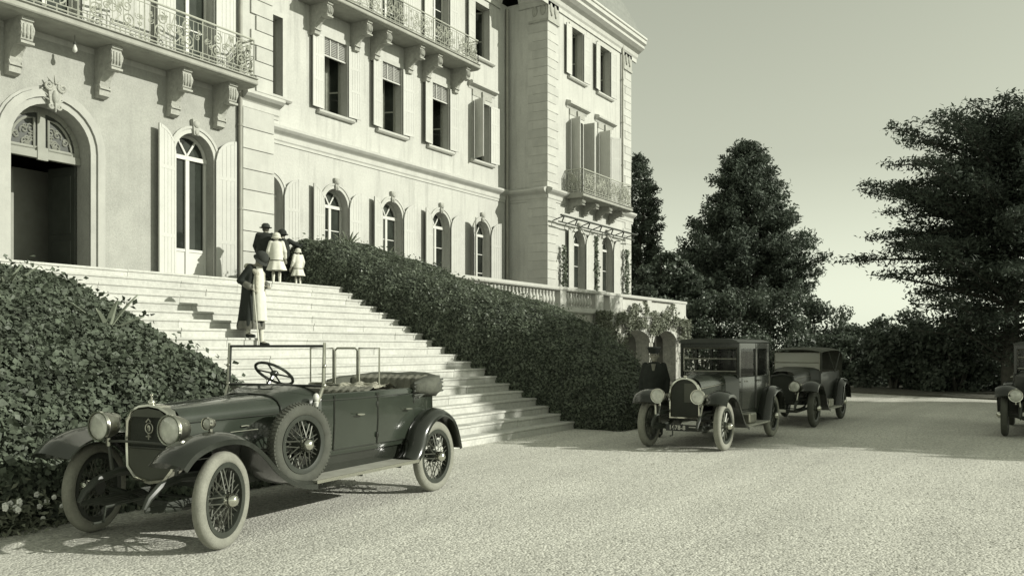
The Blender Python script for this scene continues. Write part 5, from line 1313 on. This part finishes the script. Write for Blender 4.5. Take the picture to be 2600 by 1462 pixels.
# ------------------------------------------------------------ people (built facing +x, feet at the origin)
def hand(mb, w, d, side, r=.011, curl=.5):
    """palm with five fingers from wrist w pointing along d"""
    w, d = Vector(w), Vector(d).normalized(); s = d.cross(Vector((0, 0, 1)))
    if s.length < .2: s = Vector((1, 0, 0))
    s.normalize(); n = s.cross(d)
    mb.cap(w, w + d*.075, .026, .032, 8)
    for k, L in enumerate((.062, .075, .070, .055)):
        b = w + d*.08 + s*(.030-.020*k); m_ = b + d*L*.55 - n*L*.12*curl; mb.cap(b, m_, r, r*.95, 6); mb.cap(m_, m_ + d*L*.38 - n*L*.3*curl, r*.95, r*.8, 6)
    b = w + d*.03 + s*.028*side; mb.cap(b, b + d*.045 + s*.03*side, r*1.1, r, 6)
def body(parent, H, J, hair='hair', voxel=.009, slim=1.0):
    """one continuous skin mesh from joints given for a 1.70 m figure"""
    k = H/1.70; V = lambda p: Vector(p)*k; mb = MB(); j = {a: V(b) for a, b in J.items()}
    mb.cap(j['pelvis'] + V((0,.06,0)), j['pelvis'] - V((0,.06,0)), .12*k*slim, .12*k*slim); mb.cap(j['pelvis'], j['chest'], .125*k*slim, .14*k*slim, 12)
    mb.cap(j['sl'], j['sr'], .065*k, .065*k, 10); mb.cap(j['chest'], j['neck'], .10*k*slim, .055*k, 10); mb.cap(j['neck'], j['head'], .05*k, .055*k, 10)
    h = j['head']; q = Euler((0, J_TILT.get(id(J), 0), 0)).to_matrix()
    f = lambda p: h + q @ V(p)
    mb.ell(f((0, 0, .08)), (.095*k, .075*k, .115*k), 14, 10, q); mb.cap(f((.035, 0, .0)), f((.05, 0, .0)), .05*k, .045*k, 8)
    mb.cap(f((.088, 0, .085)), f((.112, 0, .055)), .010*k, .015*k, 6)                                   # nose
    for s in (-1, 1): mb.ell(f((.0, s*.077, .075)), (.022*k, .012*k, .032*k), 8, 6, q)                    # ears
    mb.cap(f((.088, -.02, .025)), f((.088, .02, .025)), .008*k, .008*k, 6)
    for s, S, E_, W, Hd in (('l', 'sl', 'el', 'wl', 1), ('r', 'sr', 'er', 'wr', -1)):
        mb.cap(j[S], j[E_], .050*k, .040*k); mb.cap(j[E_], j[W], .038*k, .027*k); hand(mb, j[W], j[W]-j[E_], Hd, .0105)
        mb.cap(j['h'+s], j['k'+s], .085*k*slim, .055*k); mb.cap(j['k'+s], j['a'+s], .052*k, .036*k); mb.cap(j['a'+s], j['t'+s], .038*k, .030*k)
    o = fused('body', mb, voxel, 'skin', parent)
    e = MB()
    for s in (-1, 1): e.ell(f((.084, s*.032, .09)), (.009*k, .013*k, .008*k), 8, 6)
    e.build('eyes', 'hair', o, True, local=True)
    hb = MB(); hb.ell(f((-.018, 0, .10)), (.092*k, .085*k, .112*k), 14, 9, q); hb.build('hair', hair, o, True, local=True)
    return j
J_TILT = {}
def stand(**kw):
    J = dict(pelvis=(0,0,.92), chest=(0,0,1.22), neck=(0,0,1.42), head=(.015,0,1.47), sl=(0,.17,1.36), sr=(0,-.17,1.36), el=(-.02,.24,1.10), er=(-.02,-.24,1.10), wl=(.05,.25,.86), wr=(.05,-.25,.86),
             hl=(0,.09,.90), hr=(0,-.09,.90), kl=(.02,.095,.48), kr=(.02,-.095,.48), al=(-.02,.10,.08), ar=(-.02,-.10,.08), tl=(.14,.11,.035), tr=(.14,-.11,.035)); J.update(kw); return J
def rings(mb, rows, n=20, wob=0.0, nf=7):
    R_ = []
    for i, (z, cx_, rx, ry) in enumerate(rows):
        f = wob*(1-i/(len(rows)-1)); R_.append([(cx_ + rx*(1+f*math.cos(nf*2*math.pi*k/n))*math.cos(2*math.pi*k/n), ry*(1+f*math.cos(nf*2*math.pi*k/n))*math.sin(2*math.pi*k/n), z) for k in range(n)])
    return mb.loft(R_, True, True)
def sleeves(mb, j, k=1.0, r0=.075, r1=.06, cuff=.055):
    for S, E_, W in (('sl','el','wl'), ('sr','er','wr')):
        e = j[E_]; w = j[W]; mb.cap(j[S], e, r0*k, r1*k); mb.cap(e, e.lerp(w, .92), r1*k, cuff*k)
def shoes(parent, j, k=1.0, m='wool_black', heel=True):
    for s in ('l', 'r'):
        mb = MB(); a, t = j['a'+s], j['t'+s]; d = (t-a); mb.cap(a + Vector((0,0,-.03*k)), t, .045*k, .036*k); mb.cap(a + Vector((0,0,.03*k)), a + Vector((0,0,-.04*k)), .042*k, .042*k)
        fused('shoe', mb, .012, m, parent)

# woman in a dark fur-trimmed coat coming down the steps
def woman():
    t = thing('person', 'woman in dark fur-trimmed coat and close hat walking down the steps', 'person', (11.05, 12.27, 1.92), R(-82))
    J = stand(chest=(.03,0,1.20), neck=(.09,0,1.37), head=(.14,0,1.41), sl=(.04,.135,1.33), sr=(.04,-.135,1.33), er=(-.14,-.20,1.08), wr=(.06,-.17,.96), el=(.06,.20,1.07), wl=(.22,.12,1.0),
              kl=(.10,.08,.46), al=(.14,.08,-.08), tl=(.28,.09,-.125), kr=(.04,-.08,.48), ar=(-.06,-.08,.08), tr=(.09,-.08,.035))
    J_TILT[id(J)] = R(38); j = body(t, 1.60, J, 'hair')
    c = MB(); rings(c, [(.20, -.05, .23, .24), (.40, -.04, .21, .225), (.7, -.03, .175, .20), (.95, -.03, .155, .185), (1.12, .0, .14, .175), (1.22, .03, .12, .16), (1.27, .05, .08, .10)], 40, .09, 6)
    sleeves(c, j, 1, .066, .064, .06); fused('coat', c, .013, 'wool_black', t)
    d = MB(); rings(d, [(.30, .14, .14, .135), (.6, .13, .13, .13), (.9, .11, .12, .12), (1.15, .12, .09, .10), (1.27, .13, .05, .06)], 18, .05); fused('dress', d, .012, 'dress_pale', t)
    f = MB(); 
    for s in (-1, 1): f.cap((.0, s*.10, 1.27), (.15, s*.08, 1.14), .055, .05); f.cap((.15, s*.08, 1.14), (.17, s*.11, .80), .045, .03)
    f.cap((-.05, -.09, 1.27), (-.05, .09, 1.27), .065, .065); fused('fur_collar', f, .014, 'fur', t)
    h = MB(); rings(h, [(.16, -.05, .238, .25), (.22, -.05, .245, .255), (.30, -.045, .23, .245)], 24); h.build('fur_hem', 'leather', t, True, local=True)
    for w, e in (('wr', 'er'), ('wl', 'el')): cf = MB(); a = j[e].lerp(j[w], .62); b = j[e].lerp(j[w], .95); cf.cap(a, b, .068, .072); fused('fur_cuff', cf, .014, 'leather', t)
    q = Euler((0, R(38), 0)).to_matrix(); hp = j['head']; ht = MB()
    ht.ell(hp + q @ Vector((-.01, 0, .125)), (.125, .118, .115), 18, 10, q)
    R_ = []
    for dz, rr in ((.11, .120), (.085, .135), (.065, .150), (.06, .148), (.10, .115)): R_.append([hp + q @ Vector((-.005+rr*math.cos(a*math.pi/12), rr*.95*math.sin(a*math.pi/12), dz - .02*math.cos(a*math.pi/12))) for a in range(24)])
    ht.loft(R_, True, False); ht.build('hat', 'wool_dark', t, True, local=True)
    shoes(t, j, .95)
    for s in ('l', 'r'):
        m_ = MB(); m_.cap(j['k'+s], j['a'+s] + Vector((0,0,.01)), .058, .042); fused('stocking', m_, .012, 'dress_cream', t)
    st = thing('walking_stick', "thin pale walking stick in the descending woman's hand", 'stick', (11.05, 12.0, 1.76))
    a = t.matrix_basis @ (j['wr'] + Vector((.09, 0, -.04))); MB().tube([a + Vector((0, .04, .07)), a + Vector((0, 0, .075)), a, Vector((a.x+.03, a.y-.10, 1.77))], .011, 6).build('shaft', 'dress_cream', st, True)
woman()
def man_back():
    t = thing('person', 'man in long black overcoat and dark round hat at the top of the steps', 'person', (15.7, 17.0, 3.2), R(35))
    J = stand(neck=(.04,0,1.41), head=(.07,0,1.45), wl=(.12,.2,.92), wr=(.12,-.2,.92)); J_TILT[id(J)] = R(12); j = body(t, 1.70, J)
    c = MB(); rings(c, [(.32, 0, .21, .25), (.7, -.01, .19, .235), (1.0, -.01, .175, .22), (1.22, -.01, .17, .23), (1.36, 0, .14, .20), (1.44, .03, .08, .09)], 40, .07, 5); sleeves(c, j, 1, .08, .07, .06); fused('overcoat', c, .014, 'wool_black', t)
    for s in ('l', 'r'):
        m_ = MB(); m_.cap(j['k'+s] + Vector((0,0,.2)), j['a'+s], .085, .07); fused('trouser_leg', m_, .014, 'wool_dark', t)
    h = j['head']; ht = MB(); ht.lathe([(.001, .235), (.06, .23), (.10, .19), (.108, .13), (.112, .12), (.155, .115), (.158, .125), (.112, .135)], h, 'z', 22); ht.build('hat', 'wool_dark', t, True, local=True); shoes(t, j)
man_back()
def child(label, loc, rz, H, hat=True, m='dress_pale', name_hat='hat'):
    t = thing('person', label, 'person', loc, rz); J = stand(el=(-.02,.25,1.1), wl=(.08,.27,.90), er=(-.02,-.25,1.1), wr=(.08,-.27,.90)); j = body(t, H, J, 'hair_fair'); k = H/1.70
    S = lambda rows: [(z*k, x*k, a*k, b*k) for z, x, a, b in rows]
    c = MB(); rings(c, S([(.80, 0, .17, .20), (1.0, 0, .165, .20), (1.2, 0, .16, .20), (1.36, 0, .13, .19), (1.43, .0, .07, .08)])); sleeves(c, j, k, .085, .075, .06); fused('jacket', c, .012, m, t)
    d = MB(); rings(d, S([(.50, 0, .27, .30), (.62, 0, .235, .265), (.78, 0, .185, .215), (.86, 0, .165, .195)]), 42, .10, 7); d.build('pleated_skirt', m, t, True, local=True)
    b = MB(); rings(b, S([(.785, 0, .19, .222), (.80, 0, .196, .228), (.825, 0, .19, .222)]), 24); b.build('belt', 'pleat_cloth', t, True, local=True)
    if hat: 
        h = j['head']; ht = MB(); ht.ell(h + Vector((-.005, 0, .11*k)), (.135*k, .13*k, .125*k), 18, 10); ht.lathe([(.13*k, .06*k), (.165*k, .035*k), (.168*k, .045*k), (.13*k, .09*k)], h, 'z', 22); ht.build('hat', 'dress_cream', t, True, local=True)
    for s in ('l', 'r'):
        m_ = MB(); m_.cap(j['k'+s] - Vector((0,0,.06)), j['a'+s], .056*k, .042*k); fused('sock', m_, .010, 'dress_pale', t)
    shoes(t, j, k, 'dress_cream'); return t
child('girl in pale pleated dress and light hat, seen from behind on the landing', (14.9, 15.75, 3.2), R(48), 1.27)
child('small child in white at the landing edge beside the hedge', (15.5, 15.65, 3.2), R(75), .95, True)
def pointing():
    t = thing('person', 'dark-clothed person behind the girl with one arm stretched out', 'person', (15.75, 16.45, 3.2), R(40))
    J = stand(er=(.06,-.46,1.22), wr=(.14,-.66,1.30), sr=(0,-.19,1.36)); j = body(t, 1.50, J); k = 1.5/1.7
    c = MB(); rings(c, [(z*k, 0, a*k, b*k) for z, a, b in ((.45, .18, .21), (.8, .17, .21), (1.1, .16, .21), (1.34, .13, .19), (1.43, .07, .08))]); sleeves(c, j, k, .08, .066, .052); fused('coat', c, .013, 'wool_black', t)
    for s in ('l', 'r'):
        m_ = MB(); m_.cap(j['k'+s] + Vector((0,0,.12)), j['a'+s], .068, .05); fused('stocking', m_, .012, 'wool_dark', t)
    h = j['head']; ht = MB(); ht.ell(h + Vector((-.01, 0, .10)), (.115, .112, .10), 18, 10); ht.lathe([(.11, .07), (.15, .055), (.152, .065), (.11, .09)], h, 'z', 20); ht.build('hat', 'wool_black', t, True, local=True); shoes(t, j, k)
pointing()
def chauffeur():
    t = thing('person', 'man in dark coat and cap standing between the hedge and the saloon', 'person', (16.3, 6.78, 0), R(196))
    J = stand(head=(.02,0,1.475)); j = body(t, 1.74, J)
    c = MB(); rings(c, [(.40, 0, .20, .25), (.75, 0, .19, .24), (1.02, 0, .17, .215), (1.25, 0, .165, .235), (1.40, 0, .13, .19), (1.47, .0, .075, .085)], 40, .07, 5); sleeves(c, j, 1, .075, .068, .058); fused('coat', c, .014, 'wool_black', t)
    cl = MB(); cl.prism([(-.045, 1.43), (.045, 1.43), (.02, 1.30), (-.02, 1.30)], 'x', .125, .165); cl.build('shirt_front', 'pleat_cloth', t, local=True)
    for s in ('l', 'r'):
        m_ = MB(); m_.cap(j['k'+s] + Vector((0,0,.2)), j['a'+s], .085, .07); fused('trouser_leg', m_, .014, 'wool_dark', t)
    h = j['head']; ht = MB(); ht.lathe([(.001, .26), (.12, .255), (.135, .23), (.115, .19), (.110, .13), (.108, .13)], h, 'z', 22); ht.prism([(.09, -.08), (.16, -.05), (.175, 0), (.16, .05), (.09, .08)], 'z', h.z+.125, h.z+.14); ht.build('cap', 'wool_black', t, True, local=True); shoes(t, j)
chauffeur()

# ------------------------------------------------------------ loose pebbles near the camera
def pebbles():
    g = np.random.default_rng(77); n = 30000; r = 3.2 + 20*g.random(n)**2.0; a = R(31.7) + g.uniform(-.62, .62, n)
    c = np.c_[r*np.cos(a), r*np.sin(a), np.zeros(n)]; s = g.uniform(.004, .012, n)*(1+.02*r)
    base = np.array([(1,0,0),(0,1,0),(-1,0,0),(0,-1,0),(0,0,.7)], float); rot = g.uniform(0, 6.28, n)
    V = np.empty((n, 5, 3)); cs, sn = np.cos(rot), np.sin(rot)
    for k in range(5):
        j = 1 + g.uniform(-.3, .3, n); bx, by, bz = base[k]; V[:, k, 0] = c[:, 0] + (bx*cs-by*sn)*s*j; V[:, k, 1] = c[:, 1] + (bx*sn+by*cs)*s*j; V[:, k, 2] = bz*s*j + .001
    F = (np.arange(n)[:, None, None]*5 + np.array([(0,1,4),(1,2,4),(2,3,4),(3,0,4)])[None]).reshape(-1, 3)
    me = bpy.data.meshes.new('loose_gravel'); me.vertices.add(n*5); me.vertices.foreach_set('co', V.reshape(-1).astype(np.float32))
    me.loops.add(n*12); me.loops.foreach_set('vertex_index', F.reshape(-1).astype(np.int32)); me.polygons.add(n*4); me.polygons.foreach_set('loop_start', np.arange(0, n*12, 3, dtype=np.int32))
    me.update(calc_edges=True); me.materials.append(MATS['pebble']); o = bpy.data.objects.new('loose_gravel', me); COL.objects.link(o)
    tag(o, 'loose pale pebbles scattered over the forecourt', 'gravel', kind='stuff')
pebbles()
